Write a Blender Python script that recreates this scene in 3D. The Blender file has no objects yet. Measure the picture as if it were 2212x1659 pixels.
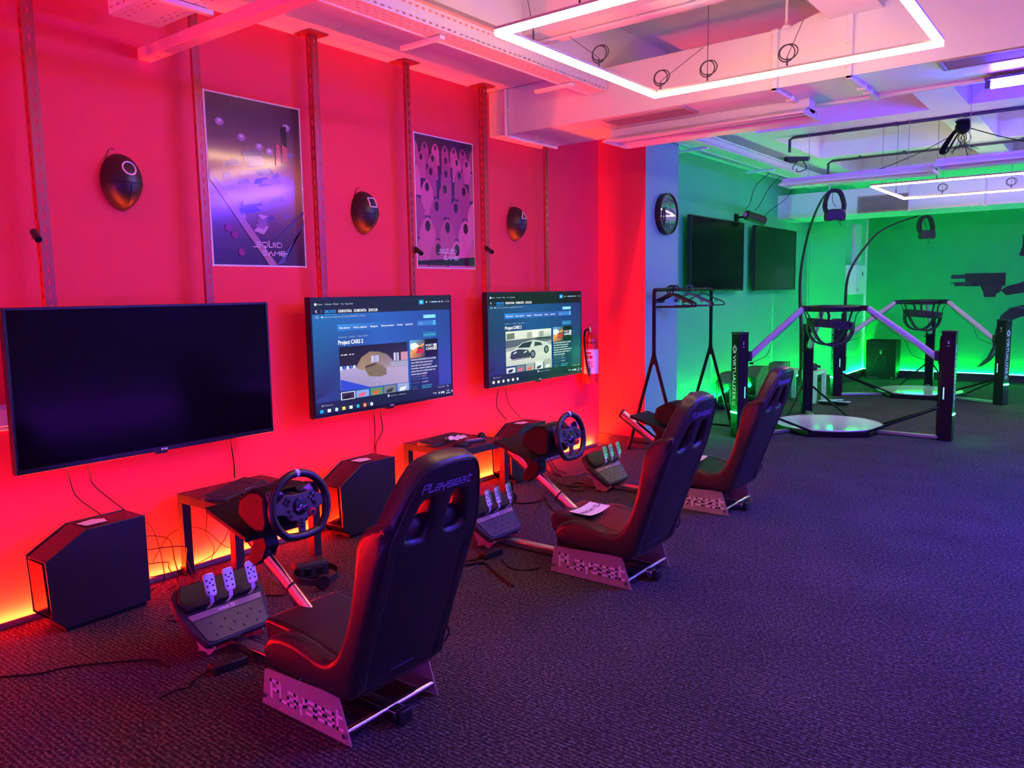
import bpy, bmesh, math, random
from math import sin, cos, pi, radians as R, hypot, atan2
from mathutils import Vector as V, Matrix
random.seed(7)
SC = bpy.context.scene
COL = SC.collection

# ------------------------------------------------------------------ colours and materials
def lin(h):
    if not isinstance(h, str): return tuple(h)[:3]
    h = h.lstrip('#'); o = []
    for i in (0, 2, 4):
        c = int(h[i:i+2], 16)/255
        o.append(c/12.92 if c <= .04045 else ((c+.055)/1.055)**2.4)
    return tuple(o)

def newmat(name):
    m = bpy.data.materials.new(name); m.use_nodes = True
    nt = m.node_tree; b = nt.nodes['Principled BSDF']
    return m, nt, b

def mat(name, col, rough=.5, metal=0., var=.08, scale=30., bump=0., emis=None, es=0., spec=.5, coat=0.):
    """procedural surface: base colour broken up by noise, optional noise bump"""
    m, nt, b = newmat(name); c = lin(col)
    tc = nt.nodes.new('ShaderNodeTexCoord'); no = nt.nodes.new('ShaderNodeTexNoise')
    no.inputs['Scale'].default_value = scale; no.inputs['Detail'].default_value = 3
    nt.links.new(tc.outputs['Object'], no.inputs['Vector'])
    rp = nt.nodes.new('ShaderNodeValToRGB')
    rp.color_ramp.elements[0].color = (*[x*(1-var) for x in c], 1)
    rp.color_ramp.elements[1].color = (*[min(1, x*(1+var)) for x in c], 1)
    nt.links.new(no.outputs['Fac'], rp.inputs['Fac'])
    nt.links.new(rp.outputs['Color'], b.inputs['Base Color'])
    b.inputs['Roughness'].default_value = rough; b.inputs['Metallic'].default_value = metal
    b.inputs['Specular IOR Level'].default_value = spec
    b.inputs['Coat Weight'].default_value = coat
    if bump:
        bp = nt.nodes.new('ShaderNodeBump'); bp.inputs['Strength'].default_value = bump
        bp.inputs['Distance'].default_value = .004
        nt.links.new(no.outputs['Fac'], bp.inputs['Height']); nt.links.new(bp.outputs['Normal'], b.inputs['Normal'])
    if emis is not None:
        b.inputs['Emission Color'].default_value = (*lin(emis), 1); b.inputs['Emission Strength'].default_value = es
    return m

def math_n(nt, op, a, b=None):
    n = nt.nodes.new('ShaderNodeMath'); n.operation = op
    for i, x in enumerate((a, b)):
        if x is None: continue
        if isinstance(x, (int, float)): n.inputs[i].default_value = x
        else: nt.links.new(x, n.inputs[i])
    return n.outputs[0]

def slotmat(name, col, ax, bx, period, slot, rows, width, rough=.45, metal=0., nrm=None, flip=0.):
    """sheet metal punched with rows of slots: see-through where the slots are.
    ax/bx: index of the long and the cross axis in object space; nrm: only faces looking along that axis are punched"""
    m, nt, b = newmat(name)
    b.inputs['Base Color'].default_value = (*lin(col), 1)
    b.inputs['Roughness'].default_value = rough; b.inputs['Metallic'].default_value = metal
    tc = nt.nodes.new('ShaderNodeTexCoord'); sp = nt.nodes.new('ShaderNodeSeparateXYZ')
    nt.links.new(tc.outputs['Object'], sp.inputs[0])
    A, Bc = sp.outputs[ax], sp.outputs[bx]
    tot = None
    for k, r in enumerate(rows):
        f = math_n(nt, 'FRACT', math_n(nt, 'ADD', math_n(nt, 'DIVIDE', A, period), .5*(k % 2)*flip+100))
        s = math_n(nt, 'LESS_THAN', math_n(nt, 'ABSOLUTE', math_n(nt, 'SUBTRACT', f, .5)), slot/period/2)
        t = math_n(nt, 'LESS_THAN', math_n(nt, 'ABSOLUTE', math_n(nt, 'SUBTRACT', Bc, r)), width/2)
        q = math_n(nt, 'MULTIPLY', s, t)
        tot = q if tot is None else math_n(nt, 'MAXIMUM', tot, q)
    if nrm is not None:
        sn = nt.nodes.new('ShaderNodeSeparateXYZ'); nt.links.new(tc.outputs['Normal'], sn.inputs[0])
        tot = math_n(nt, 'MULTIPLY', tot, math_n(nt, 'GREATER_THAN', math_n(nt, 'ABSOLUTE', sn.outputs[nrm]), .7))
    tr = nt.nodes.new('ShaderNodeBsdfTransparent'); mx = nt.nodes.new('ShaderNodeMixShader')
    nt.links.new(tot, mx.inputs[0]); nt.links.new(b.outputs[0], mx.inputs[1]); nt.links.new(tr.outputs[0], mx.inputs[2])
    nt.links.new(mx.outputs[0], nt.nodes['Material Output'].inputs['Surface'])
    return m

def paintmat(name, emit=0., rough=.5, spec=.3):
    """reads the picture painted in the mesh's colour attribute; a lit display also gives it off"""
    m, nt, b = newmat(name)
    at = nt.nodes.new('ShaderNodeAttribute'); at.attribute_name = 'Col'
    no = nt.nodes.new('ShaderNodeTexNoise'); no.inputs['Scale'].default_value = 400
    if emit:
        b.inputs['Base Color'].default_value = (.004, .004, .005, 1)
        nt.links.new(at.outputs['Color'], b.inputs['Emission Color']); b.inputs['Emission Strength'].default_value = emit
    else:
        nt.links.new(at.outputs['Color'], b.inputs['Base Color'])
    b.inputs['Roughness'].default_value = rough; b.inputs['Specular IOR Level'].default_value = spec
    return m

def glow(name, col, s):
    m, nt, b = newmat(name)
    b.inputs['Base Color'].default_value = (.6, .6, .6, 1)
    b.inputs['Emission Color'].default_value = (*lin(col), 1); b.inputs['Emission Strength'].default_value = s
    return m

# ------------------------------------------------------------------ mesh builder
def frame(o, ex, ey):
    ex = V(ex).normalized(); ey = V(ey); ez = ex.cross(ey).normalized(); ey = ez.cross(ex)
    return Matrix(((ex.x, ey.x, ez.x, o[0]), (ex.y, ey.y, ez.y, o[1]), (ex.z, ey.z, ez.z, o[2]), (0, 0, 0, 1)))
def T(x, y, z): return Matrix.Translation((x, y, z))

def smoothpts(pts, k=6, closed=False):
    pts = [V(p) for p in pts]; n = len(pts); out = []
    if n < 3 and not closed: return pts
    rng = range(n if closed else n-1)
    for i in rng:
        g = (lambda j: pts[j % n]) if closed else (lambda j: pts[max(0, min(n-1, j))])
        a, b, c, d = g(i-1), g(i), g(i+1), g(i+2)
        for q in range(k):
            t = q/k
            out.append(.5*((2*b)+(c-a)*t+(2*a-5*b+4*c-d)*t*t+(3*b-a-3*c+d)*t*t*t))
    if not closed: out.append(pts[-1])
    return out

class B:
    def __init__(s): s.bm = bmesh.new(); s.mi = 0; s.M = None
    def add(s, vs, fs, M=None):
        M = M or s.M
        bv = [s.bm.verts.new(M @ V(v) if M else V(v)) for v in vs]
        for f in fs:
            try:
                q = s.bm.faces.new([bv[i] for i in f]); q.material_index = s.mi
            except ValueError: pass
        return bv
    def box(s, x0, y0, z0, x1, y1, z1, M=None):
        vs = [(x, y, z) for z in (z0, z1) for y in (y0, y1) for x in (x0, x1)]
        s.add(vs, [(0, 2, 3, 1), (4, 5, 7, 6), (0, 1, 5, 4), (2, 6, 7, 3), (0, 4, 6, 2), (1, 3, 7, 5)], M); return s
    def prism(s, poly, z0, z1, M=None):
        a = sum(poly[i-1][0]*poly[i][1]-poly[i][0]*poly[i-1][1] for i in range(len(poly)))
        if a < 0: poly = poly[::-1]
        n = len(poly); vs = [(*p[:2], z0) for p in poly]+[(*p[:2], z1) for p in poly]
        fs = [tuple(range(n))[::-1], tuple(range(n, 2*n))]+[(i, (i+1) % n, (i+1) % n+n, i+n) for i in range(n)]
        s.add(vs, fs, M); return s
    def tube(s, pts, r, n=8, closed=False, M=None, flat=None, up=None):
        """swept tube; flat=(w,t) sweeps a flat strap instead of a round section"""
        pts = [V(p) for p in pts]; N = len(pts); vs = []; fs = []
        ref = V(up) if up else None; pv = None
        for i, p in enumerate(pts):
            a = pts[i-1] if (i or closed) else p; b = pts[(i+1) % N] if (i < N-1 or closed) else p
            t = (b-a)
            t = t.normalized() if t.length > 1e-9 else V((0, 0, 1))
            if ref is not None: u = ref-t*ref.dot(t)
            elif pv is None: u = t.orthogonal()
            else: u = pv-t*pv.dot(t)
            u = u.normalized() if u.length > 1e-6 else t.orthogonal().normalized()
            pv = u; w = t.cross(u)
            if flat:
                fw, ft = flat
                for (c, d) in ((-1, -1), (1, -1), (1, 1), (-1, 1)): vs.append(p+u*c*fw/2+w*d*ft/2)
                m = 4
            else:
                rr = r[i] if isinstance(r, (list, tuple)) else r; m = n
                for k in range(n): vs.append(p+(u*cos(2*pi*k/n)+w*sin(2*pi*k/n))*rr)
        for i in range(N if closed else N-1):
            j = (i+1) % N
            for k in range(m): fs.append((i*m+k, i*m+(k+1) % m, j*m+(k+1) % m, j*m+k))
        if not closed: fs += [tuple(range(m))[::-1], tuple((N-1)*m+k for k in range(m))]
        s.add(vs, fs, M); return s
    def cyl(s, a, b, r0, r1=None, n=20, M=None):
        return s.tube([a, b], [r0, r0 if r1 is None else r1], n, M=M)
    def lathe(s, prof, n=28, M=None, caps=True):
        vs = []; fs = []; k = len(prof)
        for i in range(n):
            a = 2*pi*i/n
            vs += [(r*cos(a), r*sin(a), z) for r, z in prof]
        for i in range(n):
            j = (i+1) % n
            for q in range(k-1): fs.append((i*k+q, j*k+q, j*k+q+1, i*k+q+1))
        if caps:
            fs += [tuple(i*k for i in range(n))[::-1], tuple(i*k+k-1 for i in range(n))]
        s.add(vs, fs, M); return s
    def ball(s, c, rx, ry=None, rz=None, nu=16, nv=10, M=None):
        ry = ry or rx; rz = rz or rx; vs = [(c[0], c[1], c[2]-rz)]; fs = []
        for j in range(1, nv):
            t = pi*j/nv-pi/2
            for i in range(nu):
                a = 2*pi*i/nu; vs.append((c[0]+rx*cos(t)*cos(a), c[1]+ry*cos(t)*sin(a), c[2]+rz*sin(t)))
        vs.append((c[0], c[1], c[2]+rz)); L = len(vs)-1
        for i in range(nu):
            k = (i+1) % nu
            fs.append((0, 1+k, 1+i)); fs.append((L, L-nu+i, L-nu+k))
            for j in range(nv-2): fs.append((1+j*nu+i, 1+j*nu+k, 1+(j+1)*nu+k, 1+(j+1)*nu+i))
        s.add(vs, fs, M); return s
    def solid(s, outlines, half, bevel, M=None, res=3):
        """2-D outlines (later ones are holes) extruded with a rounded rim"""
        c = bpy.data.curves.new('tmp', 'CURVE'); c.dimensions = '2D'; c.fill_mode = 'BOTH'
        c.extrude = max(.0001, half-bevel); c.bevel_depth = bevel; c.bevel_resolution = res; c.offset = -bevel
        for o in outlines:
            sp = c.splines.new('POLY'); sp.points.add(len(o)-1); sp.use_cyclic_u = True
            for p, q in zip(sp.points, o): p.co = (q[0], q[1], 0, 1)
        s._take(c, M); return s
    def _take(s, cu, M):
        ob = bpy.data.objects.new('tmp', cu); me = ob.to_mesh()
        s.add([v.co.copy() for v in me.vertices], [tuple(p.vertices) for p in me.polygons], M)
        ob.to_mesh_clear(); bpy.data.objects.remove(ob); bpy.data.curves.remove(cu)
    def text(s, body, size, M=None, extrude=.0005, align='CENTER', bold=0., sx=1.):
        c = bpy.data.curves.new('tmp', 'FONT'); c.body = body; c.size = size; c.align_x = align; c.align_y = 'CENTER'
        c.extrude = extrude; c.offset = bold*size; c.resolution_u = 3
        s._take(c, (M or Matrix()) @ Matrix.Diagonal((sx, 1, 1, 1))); return s
    def build(s, name, mats, parent=None, bevel=0., seg=2, sharp=38, weld=True):
        if weld: bmesh.ops.remove_doubles(s.bm, verts=s.bm.verts[:], dist=1e-5)
        bmesh.ops.recalc_face_normals(s.bm, faces=s.bm.faces[:])
        for e in s.bm.edges:
            e.smooth = not (len(e.link_faces) != 2 or e.calc_face_angle(0) > R(sharp))
        for f in s.bm.faces: f.smooth = True
        me = bpy.data.meshes.new(name); s.bm.to_mesh(me); s.bm.free()
        for m in (mats if isinstance(mats, (list, tuple)) else [mats]): me.materials.append(m)
        o = bpy.data.objects.new(name, me); COL.objects.link(o)
        if parent: o.parent = parent
        if bevel:
            md = o.modifiers.new('bevel', 'BEVEL'); md.width = bevel; md.segments = seg; md.limit_method = 'ANGLE'
            md.angle_limit = R(35); md.harden_normals = False
        return o

class Canvas:
    """flat artwork (screens, posters, printed labels): coloured polygons stacked in thin layers"""
    def __init__(s, M=None, step=.00025): s.vs = []; s.fs = []; s.cs = []; s.z = 0.; s.step = step; s.M = M or Matrix()
    def poly(s, pts, col, raw=False):
        n = len(s.vs); s.vs += [s.M @ V((x, y, s.z)) for x, y in pts]; s.fs.append(tuple(range(n, n+len(pts))))
        cc = col if isinstance(col, list) else [col]*len(pts)
        s.cs.append([lin(c) for c in cc]); s.z += s.step
    def rect(s, x0, y0, x1, y1, col):
        if isinstance(col, list) and len(col) == 2: col = [col[0], col[0], col[1], col[1]]
        s.poly([(x0, y0), (x1, y0), (x1, y1), (x0, y1)], col)
    def disc(s, x, y, r, col, n=20, ry=None):
        s.poly([(x+r*cos(2*pi*i/n), y+(ry or r)*sin(2*pi*i/n)) for i in range(n)], col)
    def ring(s, x, y, r0, r1, col, n=28):
        z = s.z
        for i in range(n):
            a, b = 2*pi*i/n, 2*pi*(i+1)/n; s.z = z
            s.poly([(x+r0*cos(a), y+r0*sin(a)), (x+r1*cos(a), y+r1*sin(a)), (x+r1*cos(b), y+r1*sin(b)), (x+r0*cos(b), y+r0*sin(b))], col)
    def stroke(s, pts, w, col, cap=True):
        z = s.z
        for (a, b) in zip(pts, pts[1:]):
            d = V((b[0]-a[0], b[1]-a[1])); L = d.length
            if L < 1e-9: continue
            d /= L; n = V((-d.y, d.x))*w/2; e = d*(w/2 if cap else 0); s.z = z
            A = V(a)-e; Bq = V(b)+e
            s.poly([tuple(A-n), tuple(Bq-n), tuple(Bq+n), tuple(A+n)], col)
        s.z = z+s.step
    def text(s, body, x, y, h, col, align='LEFT', bold=0., width=None):
        c = bpy.data.curves.new('tmp', 'FONT'); c.body = body; c.size = h; c.align_x = 'LEFT'; c.align_y = 'BOTTOM_BASELINE'
        c.offset = bold*h; c.resolution_u = 2
        ob = bpy.data.objects.new('tmp', c); me = ob.to_mesh(); xs = [v.co.x for v in me.vertices] or [0]
        w = max(xs)-min(xs); k = (width/w) if width and w else 1.; w *= k
        ox = x-min(xs)*k-(w if align == 'RIGHT' else w/2 if align == 'CENTER' else 0); cl = lin(col); n = len(s.vs)
        s.vs += [s.M @ V((v.co.x*k+ox, v.co.y+y, s.z)) for v in me.vertices]
        for p in me.polygons: s.fs.append(tuple(n+i for i in p.vertices)); s.cs.append([cl]*len(p.vertices))
        ob.to_mesh_clear(); bpy.data.objects.remove(ob); bpy.data.curves.remove(c); s.z += s.step
    def build(s, name, m, parent=None):
        me = bpy.data.meshes.new(name); me.from_pydata([tuple(v) for v in s.vs], [], s.fs)
        at = me.color_attributes.new('Col', 'FLOAT_COLOR', 'CORNER'); k = 0
        for cs in s.cs:
            for c in cs: at.data[k].color = (*c, 1); k += 1
        me.materials.append(m); o = bpy.data.objects.new(name, me); COL.objects.link(o)
        if parent: o.parent = parent
        return o

TECH = {'P': (.62, [[(0, -.02), (0, 1), (.62, 1), (.62, .48), (.2, .48)]]), 'L': (.5, [[(0, 1), (0, 0), (.5, 0)]]),
        'A': (.6, [[(.05, .72), (.6, .72), (.6, 0), (0, 0), (0, .36), (.6, .36)]]),
        'Y': (.6, [[(0, .72), (0, .3), (.6, .3), (.6, .72)], [(.3, .3), (.3, -.2)]]),
        'S': (.62, [[(.62, .72), (0, .72), (0, .37), (.62, .37), (.62, 0), (0, 0)]]),
        'E': (.6, [[(.6, 0), (0, 0), (0, .72), (.6, .72), (.6, .36), (0, .36)]]),
        'T': (.5, [[(.12, .98), (.12, 0), (.5, 0)], [(.12, .7), (.5, .7)]]),
        'Q': (.7, [[(0, 0), (0, .9), (.7, .9), (.7, 0), (0, 0)], [(.4, .3), (.4, -.5)]]),
        'U': (.6, [[(0, 1.25), (0, 0), (.6, 0), (.6, .9)]]), 'I': (.05, [[(0, 0), (0, .9)]]),
        'D': (.65, [[(0, 0), (.45, 0), (.65, .2), (.65, .7), (.45, .9), (0, .9), (0, 0)]]),
        'G': (.65, [[(.65, .9), (0, .9), (0, 0), (.65, 0), (.65, .45), (.3, .45)]]),
        'a': (.7, [[(0, 0), (.35, .9), (.7, 0)]]), 'M': (.8, [[(0, 0), (0, .9), (.4, .3), (.8, .9), (.8, 0)]]),
        's': (.62, [[(.62, .9), (0, .9), (0, .45), (.62, .45), (.62, 0), (-.35, 0)]]),
        'e': (.95, [[(.6, 0), (0, 0), (0, .9), (.6, .9)], [(0, .45), (.95, .45)]])}
def techtext(cv, word, x, y, h, w, col, gap=.24, shear=0., width=None):
    tot = sum(TECH[c][0]+gap for c in word)-gap; k = (width/(tot*h)) if width else 1.
    px = 0
    for ch in word:
        wd, st = TECH[ch]
        for ln in st: cv.stroke([(x+((px+a)*k+b*shear)*h, y+b*h) for a, b in ln], w*h, col)
        px += wd+gap

# ------------------------------------------------------------------ scene graph helpers
def tag(o, label, cat=None, group=None, kind=None):
    o['label'] = label
    if cat: o['category'] = cat
    if group: o['group'] = group
    if kind: o['kind'] = kind
    return o
def thing(name, label, cat, loc=(0, 0, 0), rz=0., group=None, M=None):
    o = bpy.data.objects.new(name, None); COL.objects.link(o); o.empty_display_size = .1
    if M is not None: o.matrix_world = M
    else: o.location = loc; o.rotation_euler = (0, 0, rz)
    return tag(o, label, cat, group)
def dup(o, parent=None):
    c = o.copy(); COL.objects.link(c)
    if parent: c.parent = parent
    for k in [x for x in bpy.data.objects if x.parent is o]: dup(k, c)
    return c
def structure(b, name, mats, label, bevel=0.):
    return tag(b.build(name, mats, bevel=bevel), label, kind='structure')
# ------------------------------------------------------------------ palette
m_red = mat('red_wall_paint', (.86, .045, .078), .6, var=.02, scale=4, spec=.2)
m_white = mat('white_wall_paint', (.78, .77, .75), .6, var=.03, scale=5, spec=.2)
m_ceil = mat('ceiling_paint', (.74, .72, .72), .75, var=.04, scale=9, spec=.15)
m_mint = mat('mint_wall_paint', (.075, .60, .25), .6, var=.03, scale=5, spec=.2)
m_slate = mat('pale_blue_paint', (.22, .52, .40), .6, var=.03, scale=5, spec=.2)
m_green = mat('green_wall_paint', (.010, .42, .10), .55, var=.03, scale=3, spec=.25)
m_black = mat('black_plastic', (.011, .011, .013), .46, var=.2, scale=60, spec=.3)
m_matte = mat('matte_black_plastic', (.016, .015, .017), .62, var=.2, scale=80)
m_gloss = mat('gloss_black', (.006, .006, .008), .09, var=.1)
m_blackmet = mat('black_painted_steel', (.007, .0065, .007), .42, var=.2, scale=50, spec=.12)
m_wheelblk = mat('dull_black_plastic', (.008, .008, .009), .5, var=.2, scale=70, spec=.14)
m_keys = mat('key_caps', (.035, .033, .036), .5, var=.15, scale=90)
m_leather = mat('black_leatherette', (.013, .012, .014), .34, var=.15, scale=260, bump=.06)
m_cloth = mat('black_fabric', (.014, .013, .017), .85, var=.25, scale=300, bump=.3)
m_panel = mat('grey_powder_coat', (.33, .26, .23), .48, metal=0., spec=.3, var=.06, scale=200)
m_logo = mat('pale_print', (.75, .66, .72), .5, var=.02)
m_chrome = mat('brushed_aluminium', (.62, .58, .6), .24, metal=1., var=.05, scale=90)
m_steel = mat('steel', (.5, .5, .52), .3, metal=1., var=.06)
m_paper = mat('white_paper', (.82, .8, .82), .7, var=.02)
m_ink = mat('black_ink', (.012, .012, .012), .6)
m_offwhite = mat('white_enamel', (.76, .74, .77), .35, var=.03)
m_rubber = mat('black_cable_rubber', (.005, .0045, .005), .55, spec=.12)
m_dkred = mat('red_painted_post', (.42, .03, .035), .4, metal=.15, var=.08)
m_grey = mat('dark_grey_plastic', (.05, .048, .052), .45, var=.1, scale=70)
m_tower = mat('charcoal_case_metal', (.018, .016, .02), .36, var=.15, scale=90)
m_tower2 = mat('dark_grey_case_metal', (.07, .07, .072), .5, var=.1, scale=90)
m_wood = mat('black_brown_veneer', (.022, .015, .016), .42, var=.3, scale=25)
m_extred = mat('fire_red_enamel', (.72, .02, .02), .22, var=.03)
m_brass = mat('brass', (.6, .42, .15), .3, metal=1.)
m_sleeve = mat('grey_foam_sleeve', (.40, .34, .38), .8, var=.12, scale=160, bump=.3)
m_disc = mat('white_low_friction_disc', (.72, .70, .71), .12, var=.02, scale=14, coat=.15)
m_skirt = mat('dark_skirting_carpet', (.028, .024, .03), .9, var=.5, scale=140, bump=.5)
m_tabgreen = mat('pale_table_lacquer', (.5, .5, .48), .4)

def carpet():
    m, nt, b = newmat('ribbed_carpet'); L = nt.links.new
    tc = nt.nodes.new('ShaderNodeTexCoord'); sp = nt.nodes.new('ShaderNodeSeparateXYZ'); L(tc.outputs['Object'], sp.inputs[0])
    n1 = nt.nodes.new('ShaderNodeTexNoise'); n1.inputs['Scale'].default_value = 70; n1.inputs['Detail'].default_value = 4; n1.inputs['Roughness'].default_value = .75
    L(tc.outputs['Object'], n1.inputs['Vector'])
    n2 = nt.nodes.new('ShaderNodeTexNoise'); n2.inputs['Scale'].default_value = 2.2; L(tc.outputs['Object'], n2.inputs['Vector'])
    n3 = nt.nodes.new('ShaderNodeTexNoise'); n3.inputs['Scale'].default_value = 30; L(tc.outputs['Object'], n3.inputs['Vector'])
    ph = math_n(nt, 'ADD', math_n(nt, 'MULTIPLY', sp.outputs[1], 2*pi/.019), math_n(nt, 'MULTIPLY', n3.outputs['Fac'], 4.5))
    rib = math_n(nt, 'ADD', math_n(nt, 'MULTIPLY', math_n(nt, 'SINE', ph), .5), .5)
    v = math_n(nt, 'ADD', math_n(nt, 'MULTIPLY', rib, .14), math_n(nt, 'MULTIPLY', n1.outputs['Fac'], 1.25))
    v = math_n(nt, 'ADD', v, math_n(nt, 'MULTIPLY', n2.outputs['Fac'], .12))
    rp = nt.nodes.new('ShaderNodeValToRGB'); e = rp.color_ramp.elements
    e[0].position = .48; e[0].color = (.009, .0085, .010, 1); e[1].position = 1.0; e[1].color = (.165, .148, .17, 1)
    x = rp.color_ramp.elements.new(.74); x.color = (.033, .0295, .035, 1)
    L(v, rp.inputs['Fac']); L(rp.outputs['Color'], b.inputs['Base Color'])
    b.inputs['Roughness'].default_value = .95; b.inputs['Specular IOR Level'].default_value = .08
    bp = nt.nodes.new('ShaderNodeBump'); bp.inputs['Strength'].default_value = .5; bp.inputs['Distance'].default_value = .006
    L(v, bp.inputs['Height']); L(bp.outputs['Normal'], b.inputs['Normal'])
    return m
m_carpet = carpet()

def brickskirt():
    m, nt, b = newmat('dark_woven_skirting'); L = nt.links.new
    tc = nt.nodes.new('ShaderNodeTexCoord'); mp = nt.nodes.new('ShaderNodeMapping'); mp.inputs['Rotation'].default_value = (R(90), 0, 0)
    L(tc.outputs['Object'], mp.inputs[0]); br = nt.nodes.new('ShaderNodeTexBrick'); L(mp.outputs[0], br.inputs[0])
    br.inputs['Scale'].default_value = 26; br.inputs['Color1'].default_value = (.05, .03, .035, 1)
    br.inputs['Color2'].default_value = (.07, .04, .05, 1); br.inputs['Mortar'].default_value = (.02, .012, .016, 1)
    L(br.outputs[0], b.inputs['Base Color']); b.inputs['Roughness'].default_value = .9
    return m
m_brick = brickskirt()

# lamps: what gives off light in this room
m_lamp = glow('warm_led_tube', (1., .61, .33), 19.5)
m_lamp2 = glow('warm_led_tube_far', (1., .64, .44), 36.)
m_redled = glow('red_led', (1., .06, .006), 480.)
m_greenled = glow('green_led', (.004, 1., .11), 110.)
m_blueled = glow('blue_led', (.05, .022, 1.), 360.)
m_violetled = glow('violet_led', (.20, .02, 1.), 95.)

# ------------------------------------------------------------------ camera
W_, H_ = 2212, 1659
cam = bpy.data.cameras.new('camera'); co = bpy.data.objects.new('camera', cam); COL.objects.link(co)
cam.sensor_fit = 'HORIZONTAL'; cam.sensor_width = 36; cam.lens = 1701.607*36/W_; cam.clip_start = .05; cam.clip_end = 60
r_ = (0.79206017, 0.61022036, -0.016486); u_ = (-0.0573326, 0.10125013, 0.99320762); f_ = (-0.60774473, 0.78573502, -0.11518171)
co.matrix_world = Matrix(((r_[0], u_[0], -f_[0], 4.1806), (r_[1], u_[1], -f_[1], 0), (r_[2], u_[2], -f_[2], 1.55), (0, 0, 0, 1)))
SC.camera = co
SC.view_settings.view_transform = 'Standard'; SC.view_settings.look = 'None'
SC.view_settings.exposure = 1.2; SC.view_settings.gamma = 1.; SC.view_settings.use_curve_mapping = False
SC.cycles.use_denoising = True; SC.cycles.max_bounces = 8; SC.cycles.sample_clamp_indirect = 6
SC.cycles.transparent_max_bounces = 12
w = bpy.data.worlds.new('world'); SC.world = w; w.use_nodes = True
w.node_tree.nodes['Background'].inputs[0].default_value = (.02, .01, .03, 1); w.node_tree.nodes['Background'].inputs[1].default_value = .2

# ------------------------------------------------------------------ room shell
XR, YF, YB, ZC, ZT = 6.7, -2.6, 14.7, 3.167, 3.52
b = B(); b.box(0, YF, -.12, XR, YB, 0); structure(b, 'floor', m_carpet, 'dark ribbed carpet floor of the games room')
b = B(); b.box(-.2, YF-.2, -.12, 0, 7.2, 3.7); structure(b, 'wall_left', m_red, 'long red painted side wall behind the wall screens')
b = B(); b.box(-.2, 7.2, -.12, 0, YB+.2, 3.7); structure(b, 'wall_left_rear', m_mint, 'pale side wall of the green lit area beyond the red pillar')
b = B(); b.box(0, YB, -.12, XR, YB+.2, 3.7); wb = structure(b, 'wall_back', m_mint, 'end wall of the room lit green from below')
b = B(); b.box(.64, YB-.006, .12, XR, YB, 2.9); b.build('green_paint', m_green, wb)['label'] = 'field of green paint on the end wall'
b = B(); b.box(.605, YB-.02, .12, .64, YB, 2.9); b.build('edge_strip', m_white, wb)
b = B(); b.box(XR, YF-.2, -.12, XR+.2, YB+.2, 3.7); structure(b, 'wall_right', m_white, 'pale side wall opposite the wall screens')
b = B(); b.box(0, YF-.2, -.12, XR, YF, 3.7); structure(b, 'wall_front', m_white, 'pale wall behind the viewpoint')
# pillars against the left wall: the near one has a red face
b = B(); b.box(.001, 6.852, 0, .527, 7.55, 3.6); b.mi = 1; b.box(.001, 6.85, 0, .5265, 6.852, 3.6)
structure(b, 'pillar', [m_slate, m_red], 'wall pillar with a red front and a grey blue side holding the clock')
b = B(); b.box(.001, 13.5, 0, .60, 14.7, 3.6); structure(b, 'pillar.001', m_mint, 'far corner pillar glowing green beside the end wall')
# skirting
b = B(); b.box(0, 6.838, 0, .537, 6.85, .105); structure(b, 'baseboard_pillar', m_brick, 'dark woven skirting along the foot of the red pillar')
b = B(); b.box(.527, 6.84, 0, .539, 7.55, .105); structure(b, 'baseboard_pillar_side', m_brick, 'dark skirting along the grey blue side of the pillar')
b = B(); b.box(0, 7.55, 0, .016, 13.5, .112); structure(b, 'baseboard_left', m_skirt, 'black skirting under the green strip on the pale side wall')
b = B(); b.box(0, 13.484, 0, .616, 13.5, .112); b.box(.60, 13.5, 0, .616, 14.7, .112); structure(b, 'baseboard_corner', m_skirt, 'black skirting round the far corner pillar')
b = B(); b.box(.6, 14.684, 0, XR, 14.7, .112); structure(b, 'baseboard_back', m_skirt, 'black skirting along the green end wall')
# slim vertical trims on the pale wall
for i, (y, z0, z1) in enumerate(((9.65, .14, 1.5), (11.86, .14, 1.5))):
    b = B(); b.box(0, y-.02, z0, .022, y+.02, z1); structure(b, 'trim_%d' % (i+1), m_mint, 'slim white cable trim %s' % ('under the nearer dark screen' if i == 0 else 'under the farther dark screen'))
b = B(); b.box(0, 13.47, .14, .03, 13.5, 2.57); structure(b, 'trim_3', m_mint, 'corner trim beside the far pillar')

# ceiling: coffered slab, rib undersides at ZC, coffers up to ZT
b = B(); b.box(0, YF, ZT, XR, YB, ZT+.15)
b.box(0, YF, ZC, 1.06, YB, ZT)
ys = [(-2.6, 0.1), (2.02, 2.3), (4.20, 4.45), (6.27, 6.55), (8.34, 8.78), (10.45, 10.8), (12.5, 14.7)]
for y0, y1 in ys: b.box(1.06, y0, ZC, XR, y1, ZT)
ye = [ys[i][1] for i in range(len(ys)-1)]; yn = [ys[i+1][0] for i in range(len(ys)-1)]
for x0, x1 in ((2.67, 2.98), (4.6, 4.92), (6.5, 6.7)):
    for y0, y1 in zip(ye, yn): b.box(x0, y0, ZC, x1, y1, ZT)
structure(b, 'ceiling', m_ceil, 'white coffered concrete ceiling')
# boxed duct beams crossing the room
b = B(); b.prism([(0, 2.815), (XR, 2.815), (XR, 3.50), (3.72, 3.50), (2.75, 3.257), (2.415, 3.17), (0, 3.162)], -5.86, -5.16, Matrix(((1, 0, 0, 0), (0, 0, -1, 0), (0, 1, 0, 0), (0, 0, 0, 1))))
bm1 = structure(b, 'ceiling_beam', m_offwhite, 'boxed white ceiling beam crossing behind the large square lamp')
b = B(); b.box(0, 12.0, 2.577, XR, 12.9, 2.925); bm2 = structure(b, 'ceiling_beam.001', m_offwhite, 'far white ceiling beam with a square mesh vent')

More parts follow.
